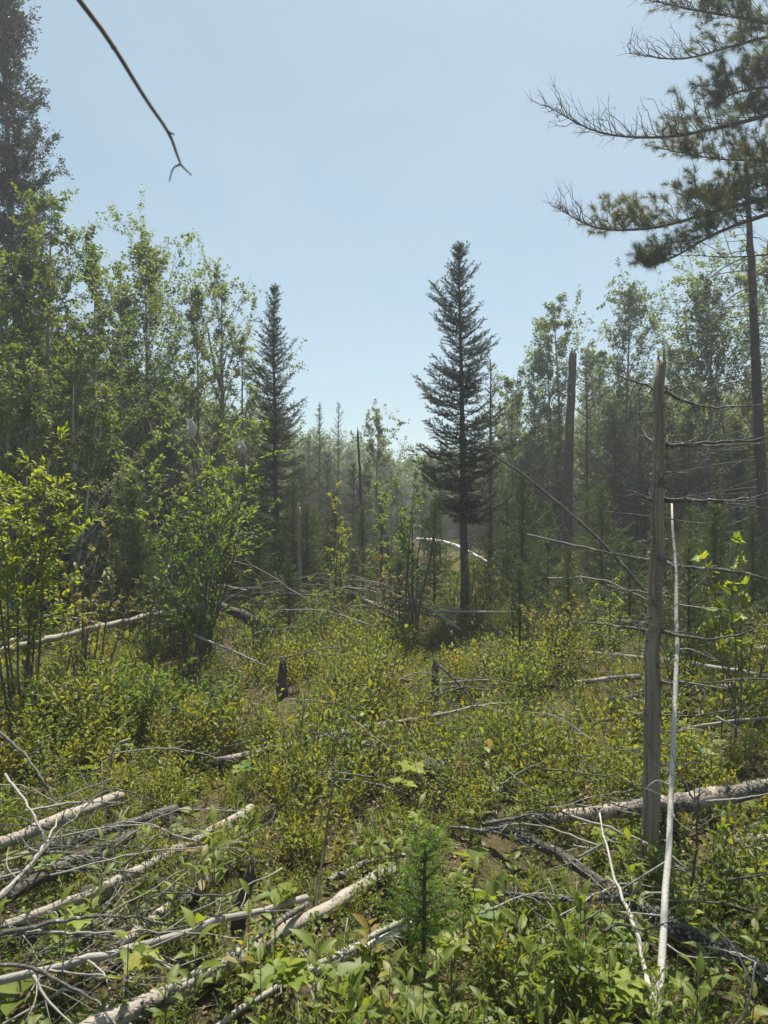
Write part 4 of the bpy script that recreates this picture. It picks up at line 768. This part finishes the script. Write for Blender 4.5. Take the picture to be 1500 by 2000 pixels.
hand = [([(10, 1512, .35), (45, 1560, .42), (80, 1620, .38), (102, 1675, .25)], 6, 'pale bent stick sticking up over the farthest left log', 'greystick', 3),
        ([(0, 1430, .3), (40, 1465, .3), (80, 1520, .25), (105, 1560, .18)], 7, 'lichen spotted branch above the farthest left log', 'lichen', 4),
        ([(215, 1497, .2), (220, 1470, .35), (235, 1450, .42), (255, 1442, .4)], 5, 'short curved pale stick standing up left of the clearing', 'greystick', 0),
        ([(-20, 1775, .3), (60, 1690, .34), (130, 1610, .36), (215, 1542, .38), (290, 1560, .3)], 7, 'arched dark branch bending over the left logs', 'lichen', 10),
        ([(-20, 1770, .26), (60, 1690, .26), (95, 1635, .25), (122, 1585, .2)], 9, 'forked grey branch crossing the dark log at far left', 'greystick', 4),
        ([(-20, 1720, .24), (90, 1690, .24), (150, 1672, .24), (250, 1685, .2)], 5, 'thin grey twig lying over the dark rotten log', 'greystick', 6),
        ([(-20, 1830, .24), (100, 1802, .26), (180, 1790, .26), (260, 1792, .24), (330, 1805, .2)], 10, 'lichen furred branch lying below the long pale log', 'lichen', 6),
        ([(30, 1822, .22), (120, 1820, .24), (220, 1822, .24), (330, 1818, .22), (470, 1832, .18)], 6, 'long straight pale stick below the lichen furred branch', 'greystick', 4),
        ([(-20, 1880, .24), (60, 1890, .25), (120, 1920, .22), (180, 1950, .2), (230, 2010, .2)], 9, 'lichen spotted branch crossing the bottom left corner', 'lichen', 6),
        ([(65, 1905, .26), (90, 1950, .22), (140, 2000, .2)], 7, 'pale stick pointing into the bottom left corner', 'greystick', 3),
        ([(170, 1875, .2), (205, 1905, .2), (212, 1950, .16)], 5, 'short bent pale twig above the biggest pale log', 'greystick', 2),
        ([(60, 1890, .2), (140, 1900, .22), (220, 1910, .2), (290, 1925, .16)], 5, 'thin pale twig left of the biggest pale log', 'greystick', 5),
        ([(250, 1850, .2), (300, 1872, .2), (350, 1892, .16)], 6, 'straight pale twig between smooth pole and biggest log', 'greystick', 2),
        ([(310, 1752, .16), (340, 1725, .2), (368, 1700, .22)], 5, 'pale stick leaning beside the broken post stump', 'greystick', 0),
        ([(200, 1770, .12), (225, 1750, .14), (238, 1730, .16)], 5, 'tiny pale stick on the long pale log', 'greystick', 0),
        ([(195, 1825, .2), (215, 1800, .22), (240, 1775, .22)], 5, 'short pale stick across the lichen furred branch', 'greystick', 0),
        ([(750, 1822, .04), (775, 1830, .05), (800, 1836, .05)], 5, 'pale twig under the fir seedling at left', 'greystick', 0),
        ([(570, 1842, .08), (590, 1855, .08), (608, 1880, .06)], 6, 'bent pale stick beside the biggest pale log', 'greystick', 1),
        ([(950, 1608, .3), (1000, 1600, .3), (1020, 1602, .28)], 10, 'lichen crusted branch at the head of the dark log', 'lichen', 5),
        ([(880, 1615, .2), (960, 1625, .22), (1020, 1640, .2)], 7, 'dark branch left of the dark lichen log', 'lichen', 5),
        ([(985, 1500, .25), (1020, 1530, .25), (1055, 1548, .22)], 6, 'dark twig above the head of the dark log', 'lichen', 2),
        ([(1130, 1675, .2), (1165, 1655, .25), (1185, 1640, .28)], 6, 'pale forked twig left of the white fork stem', 'greystick', 2),
        ([(1180, 1820, .2), (1205, 1806, .22), (1240, 1812, .22), (1290, 1832, .2)], 8, 'crooked lichen stick below the white fork stem', 'lichen', 5),
        ([(1350, 1730, .3), (1360, 1650, .55), (1358, 1580, .7), (1330, 1510, .8)], 7, 'upright lichen branch right of the white pole', 'lichen', 8),
        ([(1420, 1720, .2), (1470, 1712, .24), (1540, 1700, .25)], 6, 'lichen twig low at the right edge', 'lichen', 4),
        ([(1430, 2020, .15), (1462, 1960, .3), (1476, 1880, .4)], 7, 'bent tan stick in the bottom right corner', 'greystick', 1),
        ([(1380, 1850, .2), (1440, 1862, .25), (1477, 1880, .3)], 5, 'thin arching twig over the dark log at bottom right', 'greystick', 2),
        ([(1380, 1565, .32), (1440, 1560, .3), (1500, 1550, .28)], 5, 'thin stick on the large right log', 'greystick', 2),
        ([(1400, 1400, .3), (1440, 1420, .3), (1510, 1450, .25)], 4, 'thin twig above the large right log', 'greystick', 2),
        ([(840, 1400, .3), (930, 1380, .34), (1005, 1372, .25)], 6, 'grey branch lying right of the broken stump', 'greystick', 6),
        ([(858, 1300, .4), (890, 1330, .3), (930, 1375, .15)], 7, 'dark branch leaning on the broken stump', 'lichen', 4),
        ([(380, 1240, .5), (450, 1270, .4), (520, 1300, .3)], 6, 'thin grey branch left of the brown stump', 'greystick', 4)]
for q, (c_, w_, lb, m_, tw) in enumerate(hand): branch(c_, w_, lb, m_, q, tw)
# brushwood tangles: long thin dead branches
rng = np.random.default_rng(88)
def tangle(n, x0, x1, y0, y1, hmax, L0, L1, w, label, group, seed, sl=0.0):
    for q in range(n):
        px = rng.uniform(x0, x1); py = rng.uniform(y0, y1); ln = rng.uniform(L0, L1); a = rng.normal(sl, .45) + (math.pi if rng.random() < .5 else 0)
        Y_ = GY(py, 0); h = rng.uniform(.1, hmax); c = P(px, py, Y_); c[2] = h + gz(c[0], c[1]); d = np.array((math.cos(a), rng.normal(0, .5), math.sin(a) * .6)); L_ = ln
        p0 = c - d * L_ * .5; p1 = c + d * L_ * .5; p0[2] = max(p0[2], .05); p1[2] = max(p1[2], .05); md = c + np.array((0, 0, rng.uniform(0, .16 * ln)))
        inv = lambda p: (p[0] / p[1] * F + 750, 1000 - (p[2] - CH) / p[1] * F, 0, p[1])
        branch([inv(p0), inv(md), inv(p1)], w * rng.uniform(.7, 1.4), label, 'lichen' if rng.random() < (.65 if GY(py) > 4 else .5) else 'greystick', seed + q, twigs=8, tl=.16 * ln, group=group)
tangle(26, 430, 840, 1210, 1275, .7, .7, 1.8, 3.0, 'thin bare branch of the brushwood tangle left of the central spruce', 'brushwood left of the central spruce', 100)
tangle(20, 1050, 1500, 1190, 1290, .7, .7, 1.7, 3.0, 'thin bare branch of the brushwood behind the grey snag', 'brushwood behind the grey snag', 200)
tangle(16, 40, 420, 1230, 1330, .6, .6, 1.4, 3.6, 'thin bare branch among the shrubs on the left', 'brushwood among the left shrubs', 300)
tangle(34, -20, 360, 1600, 1990, .24, .3, .8, 4.0, 'thin dry twig lying across the foreground logs at left', 'dry twigs on the left logs', 400)
tangle(14, 1000, 1480, 1600, 1950, .2, .3, .7, 4.0, 'thin dry twig among plants around the white pole', 'dry twigs around the white pole', 500)
tangle(34, 330, 1250, 1300, 1620, .35, .3, .9, 3.2, 'thin dry twig among low plants in the clearing', 'dry twigs in the clearing', 600)

# ------------------------------------------------------------------ fir seedling in the foreground
fs = PG(826, 1905)
tree('fir_seedling', 826, fs[1], conifer(95, .50, .15, z0=.34, tr=.008, dz=.04, nb=5, nlen=.016, nw=.0026, npm=190, e0=12, e1=45, fol='fir', tipmat='firtip', twg=.02, lean=(.01, .02), upturn=.1), 'bright green fir seedling in the centre foreground', 'fir')

# ------------------------------------------------------------------ individual foreground plants, every leaf an object
def leafmesh(name, tv, tt, L_, W_, mat):
    b = MB(); b.add(tv * np.array((W_, L_, L_)), tt); return b.mesh(name, M[mat], True)
LM = {'heart': [leafmesh('leaf', HEART, HEART_T, .062, .056, 'herb'), leafmesh('leaf', HEART, HEART_T, .05, .04, 'herb')],
      'lance': [leafmesh('leaf', LONG, LONG_T, .062, .026, 'herb'), leafmesh('leaf', LONG, LONG_T, .05, .02, 'herb')],
      'maple': [leafmesh('leaf', MAPLE, MAPLE_T, .06, .06, 'ovate_yellow'), leafmesh('leaf', MAPLE, MAPLE_T, .045, .045, 'cherry')],
      'bronze': [leafmesh('leaf', LONG, LONG_T, .05, .024, 'red'), leafmesh('leaf', LONG, LONG_T, .045, .02, 'bluebr')],
      'bead': [leafmesh('leaf', LONG, LONG_T, .09, .034, 'herb'), leafmesh('leaf', LONG, LONG_T, .075, .03, 'herb')]}
from mathutils import Matrix, Vector
STEM = {}
def herb(kind, x, y, seed, label, group, s=1.0):
    rng = np.random.default_rng(seed); H = {'heart': .10, 'lance': .26, 'maple': .16, 'bronze': .22, 'bead': .03}[kind] * s * rng.uniform(.7, 1.3)
    o = empty(kind_name[kind], (x, y, float(gz(x, y))), label, 'plant', group, rng.uniform(0, 6.28))
    k = int(H * 40)
    if (kind, k) not in STEM:
        b = MB(); hh = (k + .5) / 40; b.tube([(0, 0, -.03), (.006, 0, hh * .5), (0, .004, hh)], (.0022, .002, .0013), 5); STEM[kind, k] = b.mesh('stem', M['twig'], True)
    if kind != 'bead': obj('stem', STEM[kind, k], o)
    n = {'heart': 3, 'lance': 9, 'maple': 5, 'bronze': 8, 'bead': 4}[kind]
    for q in range(n):
        f = 1 if kind in ('heart', 'maple', 'bead') else .35 + .65 * (q + 1) / n
        az = q * 2.4 + rng.normal(0, .3); e = {'heart': .25, 'lance': .55, 'maple': .1, 'bronze': .6, 'bead': .75}[kind] + rng.normal(0, .22) + (.3 if q == n - 1 and kind in ('lance', 'bronze') else 0)
        d = Vector((math.cos(az) * math.cos(e), math.sin(az) * math.cos(e), math.sin(e))); up = Vector((rng.normal(0, .2), rng.normal(0, .2), 1)); xx = d.cross(up).normalized(); zz_ = xx.cross(d)
        lo = obj('leaf', LM[kind][int(rng.random() < .4)], o); sc_ = s * rng.uniform(.75, 1.25)
        mt = Matrix(((xx.x, d.x, zz_.x), (xx.y, d.y, zz_.y), (xx.z, d.z, zz_.z))); lo.rotation_euler = mt.to_euler(); lo.scale = (sc_,) * 3
        lo.location = (d.x * .008, d.y * .008, H * f - (.012 * (q % 2) if kind in ('heart', 'maple') else 0))
kind_name = {'heart': 'heart_leaved_herb', 'lance': 'narrow_leaved_herb', 'maple': 'maple_seedling', 'bronze': 'bronze_shoot', 'bead': 'strap_leaved_herb'}
spots = [('heart', 560, 1785, 'round leaved herb whose big leaf hides the smooth pole', 1.3), ('lance', 490, 1670, 'leafy herb at the bark covered end of the long pale log', 1.2), ('heart', 700, 1925, 'heart leaved herb right of the nearest pole', 1.2),
         ('bead', 640, 1930, 'broad strap leaved herb between nearest pole and birch log', 1.0), ('maple', 800, 1560, 'yellow maple seedling in front of the uprooted mound', 1.3), ('maple', 480, 1560, 'pale maple seedling beyond the left logs', 1.3),
         ('maple', 1215, 1890, 'olive maple seedling left of the forked white stem', 1.5), ('maple', 880, 1925, 'light green maple seedling at the bottom centre', 1.4), ('lance', 1235, 1790, 'upright bright herb between the white stems', 1.2),
         ('heart', 40, 1985, 'large out of focus round leaves in the bottom left corner', 1.8), ('heart', 70, 1790, 'paired round leaves beside the long pale log at left', 1.5), ('bead', 300, 2010, 'large dark leaf standing before the biggest pale log', 1.4),
         ('lance', 200, 1790, 'leafy sprig poking over the long pale log', 1.0), ('bronze', 395, 1800, 'orange brown shoot over the short flaking log', 1.5), ('bead', 530, 1895, 'big heart shaped leaf resting against the biggest pale log', 1.0),
         ('heart', 660, 1990, 'round leaves at the bottom edge beside the nearest pole', 1.4), ('maple', 1190, 1990, 'large lobed leaves at the bottom edge left of the white pole', 1.6), ('lance', 1100, 1955, 'narrow leaved herb near the bottom right of centre', 1.3)]
for q, (k, px, py, lb, s) in enumerate(spots):
    p = PG(px, py + 40); herb(k, p[0], p[1], 4000 + q, lb, None, s)
rng = np.random.default_rng(4)
zones = [(0, 500, 'among the left foreground logs'), (500, 1000, 'on the open ground around the fir seedling'), (1000, 1500, 'around the white pole and the dark log')]
desc = {'heart': 'small round leaved herb', 'lance': 'upright narrow leaved herb', 'maple': 'little lobed maple seedling', 'bronze': 'bronze tinted leafy shoot', 'bead': 'low strap leaved herb'}
q = 0; tries = 0
while q < 165 and tries < 3000:
    tries += 1
    px, py = rng.uniform(-20, 1520), 1000 + 1000 * rng.uniform(.50, 1.12); p = PG(px, py)
    if any((p[0] - (a[0] + a[2]) / 2) ** 2 + (p[1] - (a[1] + a[3]) / 2) ** 2 < (a[4] + .05) ** 2 for a in LOGS): continue
    k = rng.choice(['heart', 'lance', 'lance', 'maple', 'bronze', 'lance', 'bead', 'heart']); z = zones[int(np.clip(px // 500, 0, 2))]
    herb(k, p[0], p[1], 5000 + q, f'{desc[k]} {z[2]}', f'{desc[k]}s {z[2]}', rng.uniform(.8, 1.35)); q += 1

# ------------------------------------------------------------------ ground cover (uncountable): instanced sprigs
PC = bpy.data.collections.new('sprig_prototypes')
def proto(name, b, mats): o = bpy.data.objects.new(name, b.mesh(name, mats)); PC.objects.link(o); return o
def sprig(seed, H, n, leaf, lw, mat, el=.7, branches=3, tpl=(LONG, LONG_T), z0=.25, spread=.25):
    rng = np.random.default_rng(seed); b = MB(); Pp, Dd = [], []
    for s in range(branches):
        az = s * 2.4 + rng.normal(0, .3); h = H * rng.uniform(.7, 1.1); t = np.linspace(0, 1, 5); r = spread * h * rng.uniform(.5, 1.2)
        pts = np.column_stack((np.cos(az) * r * t ** 1.3, np.sin(az) * r * t ** 1.3, -.03 + (h + .03) * t)); pts[1:] += rng.normal(0, .008, (4, 3)); b.tube(pts, np.linspace(.0022, .001, 5), 3, cap=False, m=0)
        f = z0 + (1 - z0) * (np.arange(n) + rng.random(n)) / n; p = np.column_stack([np.interp(f, t, pts[:, c]) for c in range(3)])
        a = np.arange(n) * 2.4 + rng.normal(0, .4, n); e = el + rng.normal(0, .25, n) + .4 * (f > .9)
        Pp.append(p + np.column_stack((np.cos(a), np.sin(a), 0 * a)) * rng.uniform(0, .02, n)[:, None]); Dd.append(np.column_stack((np.cos(a) * np.cos(e), np.sin(a) * np.cos(e), np.sin(e))))
    Pp = np.concatenate(Pp); Dd = np.concatenate(Dd); k = len(Pp); sz = leaf * rng.uniform(.65, 1.2, k)
    b.place(tpl[0], tpl[1], Pp, Dd, rng.normal(0, .35, (k, 3)) + (0, 0, 1), sz, sz * lw, m=1)
    return b, [M['twig'], M[mat]]
protos = []
for a in range(4): protos.append(proto('sprig_a%d' % a, *sprig(200 + a, .25, 13, .036, .42, 'bluebr', branches=4)))
for a in range(3): protos.append(proto('sprig_b%d' % a, *sprig(210 + a, .34, 13, .042, .36, 'herb', branches=3, spread=.2)))
for a in range(2): protos.append(proto('sprig_c%d' % a, *sprig(220 + a, .10, 4, .045, .8, 'herb', el=.2, branches=3, tpl=(LEAF, LEAF_T), z0=.8, spread=.6)))
for a in range(2):
    rng = np.random.default_rng(230 + a); b = MB(); n = 26; az = rng.uniform(0, 6.28, n); e = rng.uniform(.7, 1.4, n); d = np.column_stack((np.cos(az) * np.cos(e), np.sin(az) * np.cos(e), np.sin(e))); p0 = rng.normal(0, .025, (n, 3)) * (1, 1, 0)
    G_ = np.array([(-.5, 0, 0), (.5, 0, 0), (-.4, .5, .0), (.4, .5, .0), (0, 1, -.25)]); b.place(G_, np.array([(0, 1, 3), (0, 3, 2), (2, 3, 4)]), p0, d, np.column_stack((-np.cos(az) * np.sin(e), -np.sin(az) * np.sin(e), np.cos(e))), rng.uniform(.12, .28, n), .005); protos.append(proto('sprig_d%d' % a, b, [M['grass']]))
for a in range(2):
    rng = np.random.default_rng(240 + a); b = MB(); n = 16; p0 = np.column_stack((rng.normal(0, .10, (n, 2)), rng.uniform(.0, .02, n))); d = rng.normal(0, 1, (n, 3)) * (1, 1, .25); b.place(LEAF, LEAF_T, p0, d, rng.normal(0, .3, (n, 3)) + (0, 0, 1), rng.uniform(.025, .055, n), .028); 
    for w in range(4): p = np.array((*rng.normal(0, .1, 2), .012)); dd = rng.normal(0, 1, 3) * (1, 1, .15); b.tube(np.array((p, p + dd * .06, p + dd * .13)), (.0022, .002, .001), 4, cap=False, m=1)
    protos.append(proto('sprig_e%d' % a, b, [M['litter'], M['greystick']]))
for a in range(3): protos.append(proto('sprig_f%d' % a, *sprig(250 + a, .38, 14, .040, .44, 'bluebr' if a else 'herb', branches=4, spread=.35, el=.6)))
for a in range(2): protos.append(proto('sprig_g%d' % a, *sprig(260 + a, .30, 10, .036, .55, 'red', branches=2, spread=.25)))
for a in range(2): protos.append(proto('sprig_h%d' % a, *sprig(270 + a, .36, 3, .03, .4, 'bluebr', branches=4, spread=.4)))      # nearly bare twigs
NP = len(protos)   # 0-3 a, 4-6 b, 7-8 c, 9-10 d, 11-12 e, 13-15 f, 16-17 g, 18-19 h
rng = np.random.default_rng(99)
def pts_band(y0, y1, dens, xm=1.6):
    n = int(dens * ((y1 + y0) * .5 * 1.16 + 2 * xm) * (y1 - y0)); y = rng.uniform(y0, y1, n); x = rng.uniform(-1, 1, n) * (.58 * y + xm); return x, y
XS, YS = [], []
for (a, b_, d) in ((1.2, 2.2, 210), (2.2, 3.5, 260), (3.5, 5.5, 155), (5.5, 8, 125), (8, 12, 75), (12, 18, 26), (18, 30, 9)):
    x, y = pts_band(a, b_, d); XS.append(x); YS.append(y)
x = np.concatenate(XS); y = np.concatenate(YS); n = len(x)
near = np.clip((4.2 - y) / 1.6, 0, 1); cl = nz2(x, y, 2.1, 1.0); cl2 = nz2(x, y, 3.3, 4.0); u = rng.random(n)
idx = np.zeros(n, int)
def pick(a, b_): return rng.integers(a, b_ + 1, n)
wA = .36 - .22 * near + .34 * cl; wB = .14 + .26 * near - .28 * cl; wC = .06 + .20 * near; wD = .07 + .22 * (cl2 > .3); wE = .10 + .08 * near; wF = (.22 + .15 * (y > 4.5)) * (1 - near) ; wG = np.full(n, .035); wH = .06 + .16 * (nz2(x, y, 1.9, 5) > .25) + .04 * (y > 4.5)
Wt = np.clip(np.stack((wA, wB, wC, wD, wE, wF, wG, wH), 1), .005, 1); Wt /= Wt.sum(1, keepdims=True); kk = (u[:, None] > np.cumsum(Wt, 1)).sum(1).clip(0, 7)
for k, (a, b_) in enumerate(((0, 3), (4, 6), (7, 8), (9, 10), (11, 12), (13, 15), (16, 17), (18, 19))):
    idx = np.where(kk == k, pick(a, b_), idx)
scl = rng.uniform(.6, 1.25, n) * (1 + .38 * nz2(x, y, 2.9, 7) + .22 * nz2(x, y, 6.7, 3))
# keep the logs free
LG = np.array(LOGS); keep = np.ones(n, bool); sh = np.ones(n)
nearlog = LG[(LG[:, 1] < 9) & (LG[:, 5] < .66)]
for a in nearlog:
    ab = np.array((a[2] - a[0], a[3] - a[1])); l2 = ab @ ab + 1e-9; t = np.clip(((x - a[0]) * ab[0] + (y - a[1]) * ab[1]) / l2, 0, 1); dx = x - a[0] - t * ab[0]; dy = y - a[1] - t * ab[1]; d = np.hypot(dx, dy)
    keep &= ~((d < a[4] + .015) & (kk != 4))
    fr = (d < .32) & (dy < .02); sh = np.where(fr, np.minimum(sh, .42 + 1.1 * np.clip(d - .05, 0, 1)), sh)
scl = scl * np.clip(sh, .5, 1) * (1 - .18 * near) * np.interp(y, [4.5, 6.5, 12], [1, .84, .8])
scl = np.where((np.abs(x - fs[0]) < .2) & (y < fs[1] + .05) & (y > fs[1] - .5), scl * .45, scl)
keep &= ~((nz2(x, y, 2.2, 2.5) < -.5) & (rng.random(n) < .7) & (y > 3.9) & (kk != 4))
x, y, idx, scl = x[keep], y[keep], idx[keep], scl[keep]; n = len(x)
# a low carpet of small leaves between and under the rest
xc, yc = [], []
for (a, b_, d) in ((1.2, 3.2, 170), (3.2, 5, 90)):
    q_, w_ = pts_band(a, b_, d, 1.0); xc.append(q_); yc.append(w_)
xc = np.concatenate(xc); yc = np.concatenate(yc); kp = np.ones(len(xc), bool)
for a in nearlog: kp &= np.hypot(xc - (a[0] + a[2]) / 2, yc - (a[1] + a[3]) / 2) > a[4] + .01
xc, yc = xc[kp], yc[kp]
x = np.concatenate((x, xc)); y = np.concatenate((y, yc)); idx = np.concatenate((idx, rng.choice([7, 8, 8, 7, 9, 11], len(xc)))); scl = np.concatenate((scl, rng.uniform(.35, .8, len(xc))))
def scatter(name, pts, idx, scl, coll, label, cat, tilt=.2):
    me = bpy.data.meshes.new(name); me.vertices.add(len(pts)); me.vertices.foreach_set('co', pts.astype(np.float32).ravel())
    a = me.attributes.new('pick', 'INT', 'POINT'); a.data.foreach_set('value', idx.astype(np.int32))
    a = me.attributes.new('size', 'FLOAT', 'POINT'); a.data.foreach_set('value', scl.astype(np.float32))
    rot = np.column_stack((rng.normal(0, tilt, len(pts)), rng.normal(0, tilt, len(pts)), rng.uniform(0, 6.28, len(pts))))
    a = me.attributes.new('rot', 'FLOAT_VECTOR', 'POINT'); a.data.foreach_set('vector', rot.astype(np.float32).ravel())
    o = obj(name, me); tag(o, label, cat, None, 'stuff')
    ng = bpy.data.node_groups.new(name, 'GeometryNodeTree'); ng.interface.new_socket('Geometry', in_out='INPUT', socket_type='NodeSocketGeometry'); ng.interface.new_socket('Geometry', in_out='OUTPUT', socket_type='NodeSocketGeometry')
    N = ng.nodes.new; L = ng.links.new; gi = N('NodeGroupInput'); go = N('NodeGroupOutput'); ip = N('GeometryNodeInstanceOnPoints'); ci = N('GeometryNodeCollectionInfo')
    ci.inputs[0].default_value = coll; ci.inputs[1].default_value = True; ci.inputs[2].default_value = True
    def na(nm, ty):
        q = N('GeometryNodeInputNamedAttribute'); q.data_type = ty; q.inputs[0].default_value = nm; return q.outputs[0]
    er = N('FunctionNodeEulerToRotation'); L(na('rot', 'FLOAT_VECTOR'), er.inputs[0])
    L(gi.outputs[0], ip.inputs['Points']); L(ci.outputs[0], ip.inputs['Instance']); ip.inputs['Pick Instance'].default_value = True
    L(na('pick', 'INT'), ip.inputs['Instance Index']); L(er.outputs[0], ip.inputs['Rotation']); L(na('size', 'FLOAT'), ip.inputs['Scale']); L(ip.outputs[0], go.inputs[0])
    md = o.modifiers.new('scatter', 'NODES'); md.node_group = ng; return o
scatter('ground_cover', np.column_stack((x, y, gz(x, y))), idx, scl, PC, 'low blueberry shrubs, herbs and grass covering the clearing', 'ground cover')

# far wood: a mass of small conifers and aspens closing the view
FC = bpy.data.collections.new('far_wood_prototypes')
def far_tree(nm, meshes):
    b = bpy.data.objects.new(nm, meshes[1]); FC.objects.link(b)
fk = []
for q in range(3): far_tree('far_%d' % q, conifer(300 + q, 4.0, .7, z0=.06, tr=.05, dz=.2, nb=6, npm=45, nlen=.04, nw=.013))
for q in range(3, 5): far_tree('far_%d' % q, broadleaf(300 + q, 4.2, .9, z0=.2, nl=26, ntw=6, nlf=8, leaf=.10, fol='aspen'))
rng = np.random.default_rng(123); FX, FY, FI, FS = [], [], [], []
while len(FX) < 950:
    yy = 17 + 58 * rng.random() ** 1.4; xx = rng.uniform(-1, 1) * (.62 * yy + 4); f = xx / yy * F + 750
    top = np.interp(f, [-200, 150, 450, 600, 700, 780, 880, 1000, 1200, 1700], [700, 740, 830, 865, 885, 905, 895, 870, 800, 770]) + rng.uniform(-5, 60)
    h = min(HT(top, yy), 12.5)
    if yy < 30 and 520 < f < 1010: continue
    if f > 1010 and rng.random() < .45: continue
    FX.append(xx); FY.append(yy); FI.append(rng.integers(0, 5)); FS.append(max(1.2, h) / 4.1)
FX, FY = np.array(FX), np.array(FY)
scatter('far_wood', np.column_stack((FX, FY, gz(FX, FY) - .05)), np.array(FI), np.array(FS), FC, 'far wood of small spruces and aspens closing off the clearing', 'wood', .03)

# ------------------------------------------------------------------ haze
m, t, out = newmat('haze'); v = t.nodes.new('ShaderNodeVolumePrincipled'); v.inputs['Color'].default_value = (.86, .91, .97, 1); v.inputs['Density'].default_value = HAZE; v.inputs['Anisotropy'].default_value = .35
v.inputs['Density Attribute'].default_value = ''; v.inputs['Temperature Attribute'].default_value = ''
t.links.new(v.outputs[0], out.inputs['Volume'])
try: m.cycles.homogeneous_volume = True
except Exception: pass
b = MB(); bx = 310; b.add([(-bx, -bx, -1.2), (bx, -bx, -1.2), (bx, bx, -1.2), (-bx, bx, -1.2), (-bx, -bx, 14), (bx, -bx, 14), (bx, bx, 14), (-bx, bx, 14)], Q=[(0, 3, 2, 1), (4, 5, 6, 7), (0, 1, 5, 4), (1, 2, 6, 5), (2, 3, 7, 6), (3, 0, 4, 7)])
o = obj('haze', b.mesh('haze', m)); tag(o, 'thin pale haze hanging in the air of the clearing', 'haze', None, 'stuff')

# ------------------------------------------------------------------ labels: tell look-alikes apart by the nearest landmark
marks = [(300, 1960, 'the biggest pale log'), (560, 1820, 'the biggest pale log'), (740, 1715, 'the far end of the biggest log'), (250, 1855, 'the smooth grey pole'), (480, 1785, 'the smooth grey pole'), (560, 1920, 'the nearest thin pole'), (760, 1815, 'the rotting birch log'),
         (110, 1720, 'the dark rotten log'), (120, 1770, 'the long pale log'), (400, 1630, 'the long pale log'), (90, 1612, 'the farthest left log'), (826, 1880, 'the fir seedling'), (1280, 1990, 'the white pole'), (1230, 1800, 'the forked white stem'), (1268, 1680, 'the grey snag'), (1080, 1665, 'the dark lichen log'), (1400, 1860, 'the dark lichen log'), (1400, 1600, 'the large right log'), (1130, 1600, 'the large right log'),
         (458, 1830, 'the post stump'), (835, 1560, 'the uprooted mound'), (848, 1378, 'the jagged stump'), (551, 1372, 'the brown stump'), (640, 1450, 'the thin middle log'), (330, 1780, 'the short flaking log'), (1000, 1740, 'the lichen stick'),
         (909, 1215, 'the central spruce'), (541, 1178, 'the pointed spruce'), (716, 1171, 'the bare middle pole'), (806, 1258, 'the drooping sapling'), (405, 1292, 'the cherry shrub'), (40, 1444, 'the yellow shrub'), (170, 1397, 'the reddish shrub'), (480, 1240, 'the root log'), (1180, 1258, 'the leaning dead trunk'), (1106, 1148, 'the broken dark trunk'), (1497, 1202, 'the bare spruce'), (1425, 1480, 'the maple sapling'), (200, 1290, 'the left shrub log'), (1330, 1365, 'the lower grey log'), (1290, 1305, 'the upper pale pole'), (1026, 1185, 'the short dead trunk')]
mk = [(np.array(PG(a, b)[:2]), c) for a, b, c in marks]
tops = [o for o in COL.objects if o.parent is None and o.get('label') and not o.get('kind')]
def by_label():
    d = {}
    for o in tops: d.setdefault(o['label'], []).append(o)
    return {k: v for k, v in d.items() if len(v) > 1}
for lb, os_ in by_label().items():
    head = lb
    for cut in (' among ', ' on the ', ' around ', ' in the ', ' between ', ' behind ', ' lying ', ' of the '):
        head = head.split(cut)[0]
    for o in os_:
        p = np.array(o.location[:2]) if o.type == 'EMPTY' else np.array(o.location[:2]) + np.array([sum(c[k] for c in o.bound_box) / 8 for k in (0, 1)])
        dist = [np.hypot(*(p - m_)) for m_, _ in mk]; i = int(np.argmin(dist)); d = p - mk[i][0]
        rel = ('right of' if d[0] > 0 else 'left of') if abs(d[0]) > abs(d[1]) else ('behind' if d[1] > 0 else 'in front of')
        if dist[i] < .09: rel = 'beside'
        o['label'] = f'{head} {rel} {mk[i][1]}'
order = ['leftmost', 'second', 'third', 'fourth', 'fifth', 'sixth', 'seventh', 'eighth', 'ninth', 'tenth', 'eleventh', 'twelfth', 'thirteenth', 'fourteenth', 'fifteenth']
for lb, os_ in by_label().items():
    px = lambda o: o.location[0] / max(o.location[1], .5)
    os_.sort(key=px)
    if len(os_) == 2:
        os_[0]['label'] = lb + ', left one'; os_[1]['label'] = lb + ', right one'
    else:
        for k, o in enumerate(os_):
            o['label'] = lb + (', leftmost' if k == 0 else ', rightmost' if k == len(os_) - 1 else f', {order[min(k, 14)]} from left')
